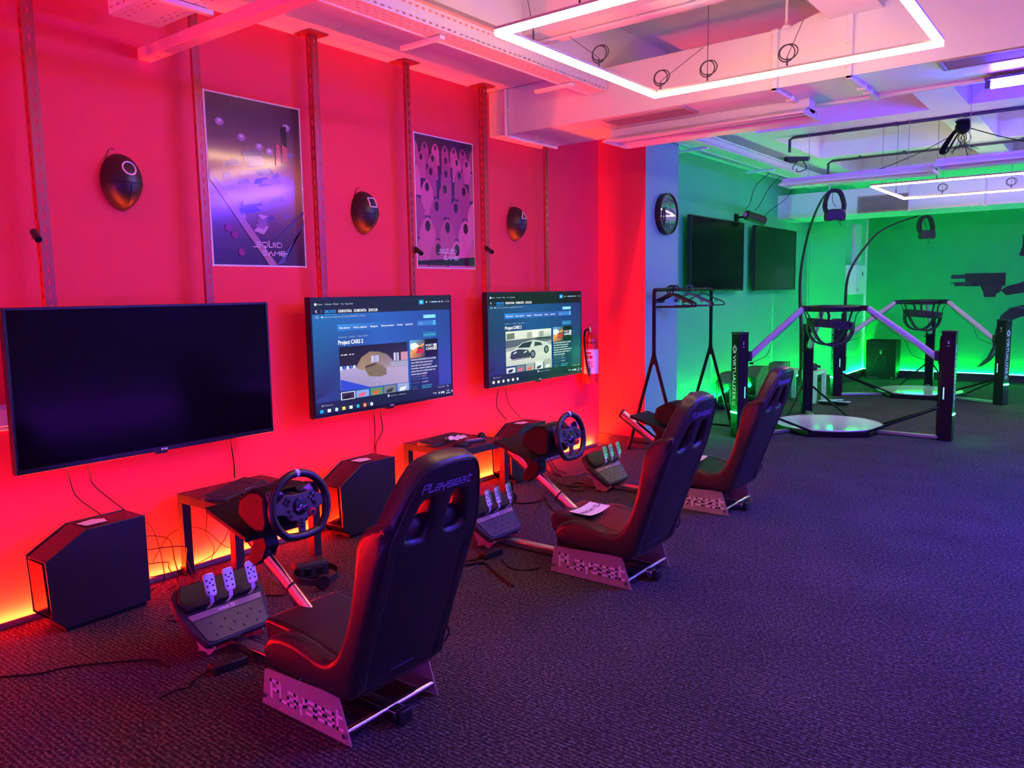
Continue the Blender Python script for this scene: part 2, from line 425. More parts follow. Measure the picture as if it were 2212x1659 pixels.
# ------------------------------------------------------------------ light strips
def strip(name, label, p0, p1, nrm, m, body, group=None, lip=.014):
    """aluminium profile along p0-p1 with a lit diffuser facing nrm and up"""
    p0, p1 = V(p0), V(p1); t = thing(name, label, 'led strip', p0, group=group); d = p1-p0; L = d.length
    Mx = frame((0, 0, 0), d, V(nrm))
    q = B(); q.box(0, 0, 0, L, .054, .005, Mx); q.box(0, .052, .005, L, .055, lip, Mx); q.build('profile', body, t)
    q = B(); q.cyl(Mx @ V((.003, .038, .014)), Mx @ V((L-.003, .038, .014)), .009, n=14); q.build('diffuser', m, t); return t
m_prof = mat('anodised_profile', (.5, .46, .5), .35, metal=.8)
strip('led_strip', 'red light strip along the foot of the red wall', (0.001, 6.74, 0), (0.001, -1.5, 0), (1, 0, 0), m_redled, m_prof, lip=.030)
strip('led_strip', 'violet light strip along the foot of the wall opposite the screens', (XR-.001, 3.2, 0), (XR-.001, 14.4, 0), (-1, 0, 0), m_violetled, m_prof, 'violet light strips')
strip('led_strip', 'violet light strip along the foot of the wall behind the viewer', (.3, YF+.001, 0), (XR-.3, YF+.001, 0), (0, 1, 0), m_violetled, m_prof, 'violet light strips')
strip('led_strip', 'green light strip on the skirting under the two dark screens', (.001, 13.45, .112), (.001, 7.57, .112), (1, 0, 0), m_greenled, m_prof, 'green skirting light strips')
strip('led_strip', 'short green light strip on the side of the far corner pillar', (.601, 14.66, .112), (.601, 13.5, .112), (1, 0, 0), m_greenled, m_prof, 'green skirting light strips')
strip('led_strip', 'long green light strip along the end wall behind the treadmills', (XR-.1, 14.699, .112), (.63, 14.699, .112), (0, -1, 0), m_greenled, m_prof, 'green skirting light strips')

# ------------------------------------------------------------------ square ring lamps
def ringlamp(x0, y0, x1, y1, z, label, wires, w=.034, h=.05, ml=None, sd=.18):
    t = thing('pendant_lamp', label, 'pendant lamp', ((x0+x1)/2, (y0+y1)/2, z), group='square ring lamps')
    cx, cy = t.location[:2]; a, c = x1-cx, y1-cy
    for nm, m, zz0, zz1, g in (('diffuser', ml or m_lamp, -h/2, h*sd, 0), ('housing', m_prof, h*sd, h/2, .001)):
        q = B()
        q.box(-a-g, -c-g, zz0, a+g, -c+w+g, zz1); q.box(-a-g, c-w-g, zz0, a+g, c+g, zz1)
        q.box(-a-g, -c+w, zz0, -a+w+g, c-w, zz1); q.box(a-w-g, -c+w, zz0, a+g, c-w, zz1)
        q.build(nm, m, t)
    for (px, py, tx, ty, tz, loop) in wires:
        q = B(); q.tube([(px-cx, py-cy, h/2), (px-cx, py-cy, h/2+.05), (tx-cx, ty-cy, tz-z)], .0022, 5)
        q.cyl((px-cx, py-cy, h/2), (px-cx, py-cy, h/2+.045), .005, n=8)
        if loop:
            q.tube([(px-cx+.045*cos(k*pi/10)-.01, py-cy+.02, h/2+.075+.045*sin(k*pi/10)) for k in range(20)], .0035, 5, closed=True)
            q.tube([(px-cx+.05*cos(k*pi/10)+.004, py-cy+.012, h/2+.078+.04*sin(k*pi/10)) for k in range(20)], .0035, 5, closed=True)
        q.build('suspension_wire', m_grey, t)
    return t
ringlamp(1.85, 2.925, 3.418, 4.48, 2.73, 'large glowing square ring lamp hung nearest the viewer', [(1.90, 4.46, 1.86, 5.155, 3.16, 1), (2.20, 4.46, 2.20, 4.47, 3.5, 1), (2.66, 4.46, 2.52, 5.15, 3.195, 1), (1.87, 3.2, 1.4, 3.7, 3.5, 0), (1.87, 3.8, 1.3, 4.38, 3.16, 1), (3.40, 3.7, 3.52, 3.8, 3.5, 1), (2.3, 2.94, 2.1, 2.97, 3.5, 0)], .028, .038)
ringlamp(1.97, 9.2, 3.37, 10.8, 2.625, 'smaller looking square ring lamp over the far treadmill', [(1.99, 9.6, 1.99, 9.6, 3.5, 0), (1.99, 10.3, 1.99, 10.3, 3.5, 0), (2.4, 10.78, 2.4, 10.84, 3.5, 1), (3.1, 10.78, 3.1, 10.84, 3.5, 1), (2.6, 9.22, 2.6, 9.22, 3.5, 0)], .024, .030, ml=m_lamp2, sd=-.08)

# ------------------------------------------------------------------ blue tubes on the right
def tubelamp(x0, x1, y, z, label, m=m_blueled):
    t = thing('tube_lamp', label, 'tube lamp', (x0, y, z), group='blue tube lamps')
    q = B(); q.cyl((0, 0, -.006), (x1-x0, 0, -.006), .020, n=14); q.build('tube', m, t)
    q = B(); q.box(-.03, -.05, .020, x1-x0+.03, .05, .036)  # top plate made wide to keep the tube's light off the beam above
    for x in (-.03, x1-x0): q.box(x, -.02, -.02, x+.03, .02, .016)
    q.build('holder_shade', m_grey, t); return t
tubelamp(3.47, 4.9, 5.74, 2.762, 'glowing blue tube under the nearer ceiling beam at the right')
tubelamp(5.1, 6.5, 5.74, 2.762, 'blue tube farther along the nearer ceiling beam')

# ------------------------------------------------------------------ television screens
m_tvframe = mat('television_bezel', (.01, .01, .012), .3)
m_tvoff = mat('dark_television_panel', (.004, .002, .005), .16, var=.05, spec=.07)
m_tvmatte = mat('dark_satin_panel', (.005, .007, .007), .25, var=.05, spec=.3)
m_screen = paintmat('lit_display', .52, .2, .25)
def television(y0, y1, z0, z1, x, label, art=None, group=None, panel=None, logo=True, base=.004):
    w, h = y1-y0, z1-z0
    t = thing('television', label, 'television', (x, (y0+y1)/2, (z0+z1)/2), group=group)
    q = B(); q.box(-.05, -w/2, -h/2, -.004, w/2, h/2)
    q.box(-.004, -w/2, h/2-.012, .006, w/2, h/2); q.box(-.004, -w/2, -h/2, .006, w/2, -h/2+.022)
    q.box(-.004, -w/2, -h/2+.022, .006, -w/2+.012, h/2-.012); q.box(-.004, w/2-.012, -h/2+.022, .006, w/2, h/2-.012)
    q.build('bezel', m_tvframe, t, bevel=.003)
    q = B(); q.box(-.004, -w/2+.012, -h/2+.022, 0, w/2-.012, h/2-.012); q.build('screen', panel or m_tvoff, t)
    q = B(); q.box(-x+base, -.22, -.2, -.05, -.16, .2); q.box(-x+base, .16, -.2, -.05, .22, .2); q.box(-.062, -.3, -.03, -.05, .3, .03); q.build('wall_bracket', m_blackmet, t)
    if logo:
        q = B(); q.ball((.0075, 0, -h/2+.011), .002, .006, .006); q.box(.006, .010, -h/2+.006, .0075, .03, -h/2+.016)
        q.build('maker_mark', m_logo, t)
        q = B(); q.box(-.02, -.03, -h/2-.012, .004, .03, -h/2); q.build('sensor_foot', m_tvframe, t)
    if art: art(t, w-.024, h-.034)
    return t

def shop_page(kind):
    def art(t, w, h):
        Mx = frame((.0012, 0, .005), (0, 1, 0), (0, 0, 1)) @ Matrix.Diagonal((w, h, 1, 1))
        c = Canvas(Mx @ T(-.5, -.5, 0), .00012)
        bright = kind == 'rally'
        bgl, bgm, bgr = ('#2268a8', '#2c5cb4', '#23408c') if bright else ('#1d3f66', '#1c4c86', '#16306c')
        dk = '#1c2038' if bright else '#10161c'
        A = h/w
        def tx(s, x, y, hh, col, wd=None, al='LEFT', bo=.0): # text in unit coordinates, undistorted
            c.M = Mx @ T(-.5, -.5, 0) @ T(x, y, 0) @ Matrix.Diagonal((1/w*hh*h, hh, 1, 1))
            c.text(s, 0, 0, 1., col, al, bo, None if wd is None else wd*w/(hh*h)); c.M = Mx @ T(-.5, -.5, 0)
        c.rect(0, 0, 1, 1, dk)
        c.poly([(0, .10), (.42, .10), (.42, .87), (0, .87)], [dk, bgm, bgm, bgl])
        c.poly([(.42, .10), (1, .10), (1, .87), (.42, .87)], [bgm, bgr, bgr, bgm])
        c.poly([(0, .10), (.16, .10), (.16, .215), (0, .13)], '#233a78' if bright else '#15264a')
        c.poly([(.88, .40), (1, .56), (1, .10), (.88, .10)], '#2a3f92' if bright else '#16275a')
        c.rect(0, 0, 1, .105, '#1b2242' if bright else '#0e1822')
        c.disc(.025, .955, .008, '#cdd6e0', ry=.012)
        for s, x in (('Steam', .038), ('Zobrazit', .082), ('Přátelé', .135), ('Hry', .185), ('Nápověda', .212)): tx(s, x, .948, .022, '#a9b6c6')
        c.rect(.745, .93, .782, .972, '#1a9fff'); c.disc(.763, .951, .006, '#e8f4ff', ry=.010)
        for x, wd in ((.80, .012), (.832, .004), (.845, .05), (.905, .012), (.928, .012)): c.rect(x, .945, x+wd, .957, '#8fb0d8' if x == .845 else '#c9d4e4')
        c.rect(.955, .950, .965, .953, '#c9d4e4'); c.ring(.978, .952, .005, .007, '#c9d4e4', 4); c.rect(.990, .945, .994, .958, '#c9d4e4')
        c.stroke([(.03, .905), (.022, .895), (.03, .885)], .004, '#d8e0ea'); c.stroke([(.055, .905), (.061, .895), (.055, .885)], .004, '#55607a')
        for s, x, wd in (('OBCHOD', .076, .075), ('KNIHOVNA', .166, .088), ('KOMUNITA', .268, .085), ('ZHOCUR', .366, .066)):
            tx(s, x, .88, .036, '#35a4ff' if s == 'OBCHOD' else '#f2f5fa', wd, bo=.018)
        c.rect(.076, .866, .151, .870, '#35a4ff')
        c.ring(.030, .845, .007, .010, '#b9c6d6', 12); c.rect(.056, .838, .066, .850, '#e4e8ee')
        tx('https://store.steampowered.com/app/378860/Project_CARS_2/', .074, .838, .020, '#a6b4c4', .27)
        c.rect(.775, .792, .875, .826, '#78d0f4'); tx('NAINSTALOVAT', .825, .801, .018, '#e9f6ff', .07, 'CENTER')
        c.poly([(.152, .715), (.60, .715), (.60, .775), (.152, .775)], ['#2f6fc0', '#2b52a8', '#2d57ae', '#3a8ad8'])
        c.poly([(.60, .715), (.875, .715), (.875, .775), (.60, .775)], ['#2b52a8', '#2f4aa0', '#2f4aa0', '#2d57ae'])
        for s, x, wd in (('Váš obchod', .165, .07), ('Nové a zajímavé', .260, .09), ('Kategorie', .375, .052), ('Věrnostní obchod', .45, .094), ('Novinky', .568, .042), ('Laboratoře', .632, .055)): tx(s, x, .735, .024, '#f0f6ff', wd, bo=.012)
        c.rect(.726, .722, .852, .768, '#3a79c4'); tx('hledat', .735, .735, .022, '#9fb9dc'); c.rect(.852, .722, .873, .768, '#53b4f2'); c.ring(.862, .747, .004, .006, '#112233', 10)
        tx('Všechny hry  ›  Závodní  ›  Project CARS 2', .155, .655, .020, '#9bbada', .20)
        tx('Project CARS 2', .155, .598, .052, '#ffffff', .165, bo=.02)
        c.rect(.765, .605, .875, .655, '#2a6ea8'); tx('Komunitní centrum', .82, .622, .022, '#5fe0f0', .09, 'CENTER')
        # main picture
        x0, y0, x1, y1 = .158, .185, .64, .575
        P = lambda pts: [(x0+(x1-x0)*a, y0+(y1-y0)*b_) for a, b_ in pts]
        if bright:
            c.poly(P([(0, .55), (1, .55), (1, 1), (0, 1)]), ['#2a2536', '#2e2a3e', '#1c1c2c', '#191926'])
            c.poly(P([(0, 0), (1, 0), (1, .56), (0, .50)]), ['#8f86b8', '#a896b0', '#b0a0b8', '#a89ac8'])
            c.poly(P([(.22, .5), (.30, .72), (.42, .84), (.56, .82), (.68, .74), (.78, .55), (.7, .42), (.3, .42)]), ['#8a7460', '#94795c', '#8f7358', '#7f6a58', '#75645c', '#8a7a80', '#a08c88', '#9c8470'])
            for a, b0, b1, wd, cl in ((.44, .58, .74, .045, '#b9b6d0'), (.495, .58, .74, .06, '#a9acd0'), (.78, .56, .76, .03, '#c8c6dc'), (.82, .56, .76, .04, '#a8a4c4'), (.89, .56, .76, .11, '#c48a96')): c.poly(P([(a, b0), (a+wd, b0), (a+wd, b1), (a, b1)]), cl)
            c.poly(P([(.72, .42), (1, .40), (1, .56), (.72, .55)]), '#8e8aa0')
            for k in range(3): c.stroke(P([(.73, .45+.035*k), (1, .43+.04*k)]), .0035, '#c6c2d4')
            for k in range(5): c.poly(P([(.0+.045*k, .47+.005*k), (.03+.045*k, .475+.005*k), (.03+.045*k, .56), (.0+.045*k, .555)]), ('#d8dcf4', '#4a66d0')[k % 2])
            c.poly(P([(.34, .44), (.44, .54), (.56, .52), (.66, .40), (.66, .26), (.58, .22), (.40, .26)]), '#77674e')
            c.poly(P([(.34, .46), (.46, .50), (.54, .55), (.50, .56), (.36, .52)]), '#4c382e')
            c.poly(P([(0, .26), (.42, 0), (0, 0)]), '#3048c8')
            for a in (.02, .055, .08, .13, .17): c.poly(P([(a, .80), (a+.025, .81), (a+.025, .83), (a, .82)]), '#e6e6f4')
            th = ['#382c44', '#7ea0e0', '#5a8c5c', '#767880', '#8fa0c4']
        else:
            c.poly(P([(0, 0), (1, 0), (1, 1), (0, 1)]), '#9aa096')
            c.poly(P([(0, .72), (1, .78), (1, 1), (0, 1)]), ['#c2cab8', '#b6c0ae', '#dfe6d4', '#d8e0cc'])
            for a, wd, cl in ((.02, .16, '#62755c'), (.22, .2, '#d4dac8'), (.45, .1, '#9aa898'), (.58, .1, '#e6ecdc'), (.72, .1, '#8f9c90')): c.poly(P([(a, .76), (a+wd, .78), (a+wd, .95), (a, .93)]), cl)
            c.poly(P([(0, .52), (1, .64), (1, .76), (0, .74)]), '#555a60')
            c.poly(P([(0, 0), (1, 0), (1, .50), (0, .42)]), ['#c8ccb8', '#bcc4b4', '#d8dcc8', '#d2d6c2'])
            for k in range(5): c.stroke(P([(0, .06+.05*k), (1, .02+.075*k)]), .004, '#a8ac9c')
            c.poly(P([(.06, .22), (.10, .40), (.20, .50), (.34, .64), (.58, .70), (.78, .64), (.93, .56), (.96, .40), (.90, .34), (.62, .27), (.50, .16), (.14, .14)]), '#c3c9be')
            c.poly(P([(.08, .24), (.11, .40), (.26, .46), (.46, .42), (.52, .28), (.50, .17), (.14, .15)]), '#2b2731')
            c.poly(P([(.24, .50), (.35, .63), (.56, .66), (.50, .48)]), '#22232b')
            c.poly(P([(.60, .50), (.62, .64), (.74, .60), (.80, .52)]), '#2c3038')
            c.poly(P([(.66, .72), (.98, .70), (.98, .74), (.66, .76)]), '#1e1f26'); c.stroke(P([(.74, .62), (.74, .73)]), .004, '#222222'); c.stroke(P([(.9, .60), (.9, .71)]), .004, '#222222')
            for a, bb, rr in ((.565, .27, .085), (.875, .37, .08)):
                c.disc(x0+(x1-x0)*a, y0+(y1-y0)*bb, (x1-x0)*rr*.72, '#1b1a20', ry=(y1-y0)*rr*1.5); c.disc(x0+(x1-x0)*a, y0+(y1-y0)*bb, (x1-x0)*rr*.4, '#77727e', ry=(y1-y0)*rr*.95)
            c.poly(P([(.10, .16), (.50, .18), (.50, .20), (.10, .185)]), '#8f8f96')
            for a in (.14, .36): c.poly(P([(a, .33), (a+.07, .36), (a+.08, .40), (a+.02, .37)]), '#e9eef0')
            th = ['#cfd4e2', '#6e7474', '#9ea294', '#d6dacc', '#a2a898']
        for k, cl in enumerate(th):
            xa = .158+.0985*k; lift = .012*k if not bright else .004*k
            c.poly([(xa, .105), (xa+.088, .105), (xa+.088, .165+lift), (xa, .165+lift)], cl)
            c.poly([(xa+.015, .11), (xa+.055, .115), (xa+.07, .15), (xa+.02, .14)], ('#1d1a22', '#e0607a', '#d8604c', '#33343a', '#e4e6ec')[k])
        if bright: c.stroke([(.158, .105), (.246, .105), (.246, .168), (.158, .168), (.158, .105)], .005, '#eceff6')
        # side panel: cover picture, title block, blurb
        c.rect(.655, .10, .885, .585, '#17244e' if bright else '#10204a')
        c.poly([(.655, .41), (.775, .41), (.775, .585), (.655, .585)], ['#d88a3c', '#20242e', '#34586e', '#4fa8d8'])
        c.poly([(.66, .50), (.70, .48), (.735, .52), (.70, .56), (.66, .55)], '#d8e4ee'); c.poly([(.66, .44), (.77, .53), (.765, .55), (.655, .47)], '#e49a3a')
        c.poly([(.705, .45), (.765, .455), (.765, .495), (.74, .515), (.715, .505)], '#c81e2c'); c.poly([(.718, .495), (.755, .5), (.745, .515), (.72, .51)], '#1e3a58')
        c.rect(.775, .41, .875, .585, '#07090c')
        tx('PROJECT', .782, .515, .026, '#dfe6ee', .058, bo=.02); tx('CARS', .782, .478, .036, '#f4f7fa', .06, bo=.02); c.rect(.846, .475, .870, .535, '#eef2f6'); tx('2', .852, .485, .05, '#0a0c10', .014, bo=.03)
        for k, s in enumerate(('DOKONALÉ DOBRODRUŽSTVÍ ZA VOLANTEM', 'Project CARS 2 přináší vzrušující závody s', 'přelomovými vozy na úžasných místech.', 'Autentické a intuitivní ovládání, dynamické', 'počasí a řada herních režimů, zvyšte se do', 'závodní výzvy pro každého.')):
            tx(s, .66, .385-.028*k, .022, '#e8eef8', (.20, .175, .165, .21, .195, .13)[k], bo=.01)
        for k, (s, cl, wd) in enumerate((('NEDÁVNÉ RECENZE:', '#5f7196', .075), ('VŠECHNY RECENZE:', '#5f7196', .075), ('DATUM VYDÁNÍ:', '#5f7196', .06), ('VÝVOJÁŘ:', '#5f7196', .04), ('VYDAVATEL:', '#5f7196', .045))):
            y = (.215, .19, .155, .118, .096)[k]+.005; tx(s, .66, y, .016, cl, wd)
            tx(('Smíšené', 'Velmi kladné', '21. září 2017', 'Slightly Mad Studios', 'BANDAI NAMCO')[k], .742, y, .018, ('#e0a878', '#5cc0f0', '#dfe8f4', '#48d0e8', '#48d0e8')[k], (.035, .05, .052, .08, .075)[k])
        # taskbar
        tx('Přidat hru', .05, .072, .018, '#9fb0c8', .05); c.ring(.035, .078, .006, .009, '#c8d2e0', 4)
        c.rect(.475, .070, .487, .090, '#c8d2e0'); tx('Stahování — dokončeno', .495, .072, .018, '#9fb0c8', .12); tx('Seznam přátel', .93, .085, .018, '#b0bed0', .06, 'RIGHT'); c.ring(.955, .092, .006, .009, '#c8d2e0', 4)
        for k, cl in enumerate(('#18a8e8', '#dfe4ee', '#c8d8ea', '#f0d860', '#e8ecf4', '#28b0d8', '#e8b040', '#d8e4f4')):
            if not bright and k > 5: break
            x = .027+.047*k
            if cl == '#e8b040': c.disc(x, .03, .012, '#d84030', ry=.021); c.disc(x, .03, .008, '#f0d040', ry=.014); c.disc(x, .03, .004, '#3870d0', ry=.008)
            elif k in (2, 5, 7): c.disc(x, .03, .010, cl if bright else '#e4e8ee', ry=.017)
            else: c.rect(x-.010, .016, x+.010, .044, cl if bright else '#dfe4ec')
        tx('Praha', .83, .03, .020, '#eef2f8', .03); tx('11:33', .955, .035, .020, '#eef2f8', .022, 'CENTER'); tx('10.05.2023', .955, .012, .018, '#eef2f8', .036, 'CENTER')
        for x in (.875, .893, .905, .916, .985): c.rect(x, .022, x+.007, .042, '#dfe6f0')
        o = c.build('display_picture', m_screen, t); o['label'] = 'lit web page with a game picture'
    return art
k_ = .988
def tvz(z): return 1.55+(z-1.55)*k_
television(1.434*k_, 2.844*k_, tvz(.737), tvz(1.519), .19, 'large switched off black television at the left end of the red wall', group='televisions on the red wall')
television(3.158*k_, 4.474*k_, tvz(.767), tvz(1.541), .19, 'lit television showing a dusty car on a shop page, middle of the red wall', shop_page('rally'), 'televisions on the red wall')
television(4.908*k_, 6.305*k_, tvz(.779), tvz(1.557), .19, 'lit television showing a grey racing car, beside the fire extinguisher', shop_page('racer'), 'televisions on the red wall')
television(8.73, 10.37, 1.527, 2.426, .12, 'dark television on the pale wall nearest the clock, with a bright band of reflection', group='televisions in the green area', logo=False, panel=m_tvoff)
television(10.80, 12.50, 1.522, 2.421, .12, 'dark satin television on the pale wall beyond the small projector', group='televisions in the green area', logo=False, panel=m_tvmatte)

# ------------------------------------------------------------------ slotted posts
POST_MATS = []
def post(y, z0, z1, double, label, x=.10):
    t = thing('slotted_post', label, 'post', (x, y, z0), group='red slotted steel posts'); L = z1-z0
    ms = POST_MATS[0] if POST_MATS else slotmat('punched_red_steel', (.40, .03, .035), 2, 1, .062, .033, [0.], .010, .4, .15, nrm=0)
    ms2 = POST_MATS[1] if POST_MATS else slotmat('punched_red_steel_side', (.36, .025, .03), 2, 0, .062, .033, [0.], .010, .4, .15, nrm=1)
    POST_MATS[:] = [ms, ms2]
    if double:
        q = B(); q.box(.022, -.025, 0, .025, .025, L); q.build('front_flange', ms, t)
        q = B(); q.box(-.025, -.025, 0, .022, -.022, L); q.build('side_flange', ms2, t)
    else:
        q = B(); q.box(.022, -.022, 0, .025, .022, L); q.build('front_flange', ms, t)
        q = B(); q.box(.002, -.022, 0, .022, -.020, L); q.box(.002, .020, 0, .022, .022, L); q.build('side_flange', m_dkred, t)
    if z1 > 3:
        q = B(); q.box(-.075, -.075, L, .075, .075, L+.006)
        for a in (-.055, .055):
            for c in (-.055, .055): q.cyl((a, c, L-.006), (a, c, L), .007, n=8)
        q.build('ceiling_plate', m_dkred, t)
    return t
post(1.655, .8, 3.158, 1, 'violet lit slotted post at the far left of the red wall')
post(2.49, .8, 3.158, 0, 'single slotted post left of the hazy violet poster')
post(3.30, .8, 3.158, 1, 'square slotted post between the hazy violet poster and the square marked mask')
post(4.105, .8, 3.158, 0, 'narrow slotted post left of the pink crowd poster')
post(4.955, .8, 3.158, 1, 'square slotted post right of the pink crowd poster')
post(5.79, .8, 2.813, 0, 'short slotted post under the ceiling beam, right of the triangle marked mask')
# ------------------------------------------------------------------ oval masks on the wall
m_mask = mat('black_mask_shell', (.012, .011, .013), .42, var=.25, scale=150, bump=.12)
def facemask(y, z, sign, label):
    t = thing('face_mask', label, 'mask', (0, y, z), group='oval masks on the red wall')
    def pt(rho, th):
        s = sin(th); w = .106-.024*max(0, -s)**2
        return (.006+.112*(max(0, 1-rho**2.3))**.62, w*cos(th)*rho, .146*s*rho)
    def surf(y_, z_):
        s = z_/.146; th = atan2(z_/.146, y_/.1); w = .106-.024*max(0, -sin(th))**2
        return pt(min(1, hypot(y_/w, z_/.146)), th)[0]
    q = B(); n, k = 40, 14; vs = []; fs = []
    for i in range(n):
        for j in range(k+1): vs.append(pt(1-j/k*.98, 2*pi*i/n))
    for i in range(n):
        for j in range(k): fs.append((i*(k+1)+j, ((i+1) % n)*(k+1)+j, ((i+1) % n)*(k+1)+j+1, i*(k+1)+j+1))
    fs.append(tuple(i*(k+1)+k for i in range(n))); fs.append(tuple(i*(k+1) for i in range(n))[::-1])
    q.add(vs, fs); q.build('shell', m_mask, t, sharp=60)
    q = B(); ln = [(surf(-.095+.19*i/16, -.012)+.0005, -.095+.19*i/16, -.012) for i in range(17)]
    q.tube(ln, .0028, 6); q.tube([(surf(0, -.012-.11*i/12)+.0005, 0, -.012-.11*i/12) for i in range(13)], .0028, 6); q.build('seam', m_black, t)
    cz = .062
    if sign == 'circle': o = [(.033*cos(a*pi/14), cz+.033*sin(a*pi/14)) for a in range(28)]
    elif sign == 'square': o = [(-.03, cz-.03), (.03, cz-.03), (.03, cz+.03), (-.03, cz+.03)]
    else: o = [(-.032, cz-.026), (.032, cz-.026), (0, cz+.034)]
    pts = []
    for a, b_ in zip(o, o[1:]+o[:1]):
        for i in range(1 if sign == 'circle' else 8): f = i/8; pts.append((a[0]+(b_[0]-a[0])*f, a[1]+(b_[1]-a[1])*f))
    q = B(); q.tube([(surf(*p)+.0015, *p) for p in pts], .0045, 6, closed=True); q.build('symbol', m_offwhite, t)['label'] = 'white %s outline' % sign
    q = B(); q.tube(smoothpts([(.012, -.085, .08), (.004, -.05, .158), (.004, -.02, .165)]), .002, 5); q.build('strap', m_black, t)
facemask(2.09, 2.155, 'circle', 'black oval mask with a white circle on the red wall')
facemask(3.755, 2.112, 'square', 'black oval mask with a white square between the two posters')
facemask(5.47, 2.137, 'triangle', 'black oval mask with a white triangle right of the crowd poster')

# ------------------------------------------------------------------ posters
m_poster = paintmat('glossy_poster_print', 0, .11, .5)
def poster(y0, y1, z0, z1, label, kind):
    t = thing('poster', label, 'poster', (.002, (y0+y1)/2, (z0+z1)/2), group='posters on the red wall'); w, h = y1-y0, z1-z0
    q = B(); q.box(0, -w/2, -h/2, .002, w/2, h/2); q.build('sheet', m_paper, t)
    c = Canvas(frame((.0024, 0, 0), (0, 1, 0), (0, 0, 1)), .00008); a, b_ = w/2-.010, h/2-.010
    rn = random.Random(3)
    if kind == 'haze':
        for k in range(12):
            u0, u1 = -b_+2*b_*k/12, -b_+2*b_*(k+1)/12
            pal = ['#3a2c48', '#44304e', '#543a54', '#6a4a58', '#8a6a5c', '#a8885c', '#b89a60', '#b2925e', '#8e6e5a', '#6c4e54', '#54404e', '#483648']  # yellow middle tones paint in the ring lamp's reflection on the gloss
            c.rect(-a, u0, a, u1, [pal[k], pal[min(11, k+1)]])
        for k in range(26):
            x, y = rn.uniform(-a*.8, a*.7), rn.uniform(-b_*.5, b_*.35); d = rn.uniform(.05, .16)
            c.poly([(x, y), (min(a, x+d), y+.02), (min(a, x+d*.8), y+.05), (x+.01, y+.03)], rn.choice(['#a88a92', '#7c648a', '#b09a88', '#5c4a7c', '#8f7a9a']))
        for x, y in ((-.24, .33), (-.10, .26), (.02, .22), (.09, .20), (.22, .36)): c.disc(x, y, .028, '#9a7aa8', ry=.022); c.disc(x, y+.006, .013, '#c8b0d0', ry=.010)
        c.poly([(-a, .06), (-a, .00), (.05, -b_), (.11, -b_)], '#a87f98')
        for k in range(4): c.poly([(-.05+.012*k, -.28+.03*k), (.02, -.30+.03*k), (.06, -.25+.02*k), (0, -.24+.02*k)], rn.choice(['#c29ab8', '#8c6a94']))
        for x, y, s in ((.20, .24, 1.), (.15, .20, .85)):
            c.poly([(x-.022*s, y-.09*s), (x+.024*s, y-.09*s), (x+.018*s, y+.03*s), (x-.016*s, y+.03*s)], '#c25468'); c.disc(x, y+.045*s, .016*s, '#c8566c')
        c.poly([(.18, .36), (.22, .37), (.22, .24), (.19, .25)], '#221a2a')
        for x, y in ((-.22, -.27), (-.18, -.31), (-.14, -.41)): c.disc(x, y, .022, '#8a2a6a')
        c.poly([(.10, -b_), (a, -.23), (a, -.19), (.16, -b_+.02)], '#5a5a92'); c.poly([(.0, -.42), (a, -.16), (a, -.14), (.02, -.40)], '#4a4a84')
        techtext(c, 'sQUID', -.04, -.375, .030, .20, '#ead8ec', width=.185); techtext(c, 'GaMe', .005, -.425, .028, .22, '#ead8ec', width=.175)
    else:
        for k in range(8):
            u0, u1 = -b_+2*b_*k/8, -b_+2*b_*(k+1)/8
            pal = ['#3a2440', '#4a2c50', '#5e3464', '#5c3468', '#4e2e5c', '#44284e', '#3c2444', '#34203c']
            c.rect(-a, u0, a, u1, [pal[k], pal[min(7, k+1)]])
        row = 0; y = .40
        while y > -.50:
            s = .055+.012*row; nx = max(3, int(.62/(s*1.75)))
            for i in range(nx+1):
                x = -a+(i+.5*(row % 2))*(2*a)/nx+rn.uniform(-.012, .012)
                lo, hi = max(-a, x-s*.80), min(a, x+s*.80)
                if hi-lo < .03: continue
                cl = rn.choice(['#cc5c90', '#b85084', '#d86c9c', '#a4447c'])
                pts = [(px, max(-b_, py)) for px, py in ((lo, y-s*2.2), (hi, y-s*2.2), (min(a, x+s*.74), y-s*.2), (min(a, max(-a, x+s*.40)), y+s*.45), (min(a, max(-a, x)), y+s*.72), (max(-a, min(a, x-s*.40)), y+s*.45), (max(-a, x-s*.74), y-s*.2))]
                c.poly(pts, cl)
                if -a+s*.3 < x < a-s*.3: c.disc(x, y+s*.12, s*.24, '#3a2038', ry=s*.36)
            y -= s*1.5; row += 1
        c.poly([(-a, -.47), (a, -.47), (a, -.40), (-a, -.44)], '#2e1c36')
        techtext(c, 'sQUID', -.085, -.375, .030, .20, '#ead8ec', width=.185); techtext(c, 'GaMe', -.04, -.425, .028, .22, '#ead8ec', width=.175)
    c.build('print', m_poster, t)
    q = B()
    for yy in (-w/2+.004, w/2-.004): 
        for zz in (-h/2+.004, 0, h/2-.004): q.box(.002, yy-.006, zz-.006, .0026, yy+.006, zz+.006)
    q.build('tape', m_paper, t)
poster(2.592, 3.258, 1.732, 2.722, 'poster of hazy violet shapes with a yellow lamp reflection painted in, left of the two on the red wall', 'haze')
poster(4.268, 4.938, 1.743, 2.733, 'poster crowded with pink rounded figures, right of the square marked mask', 'crowd')

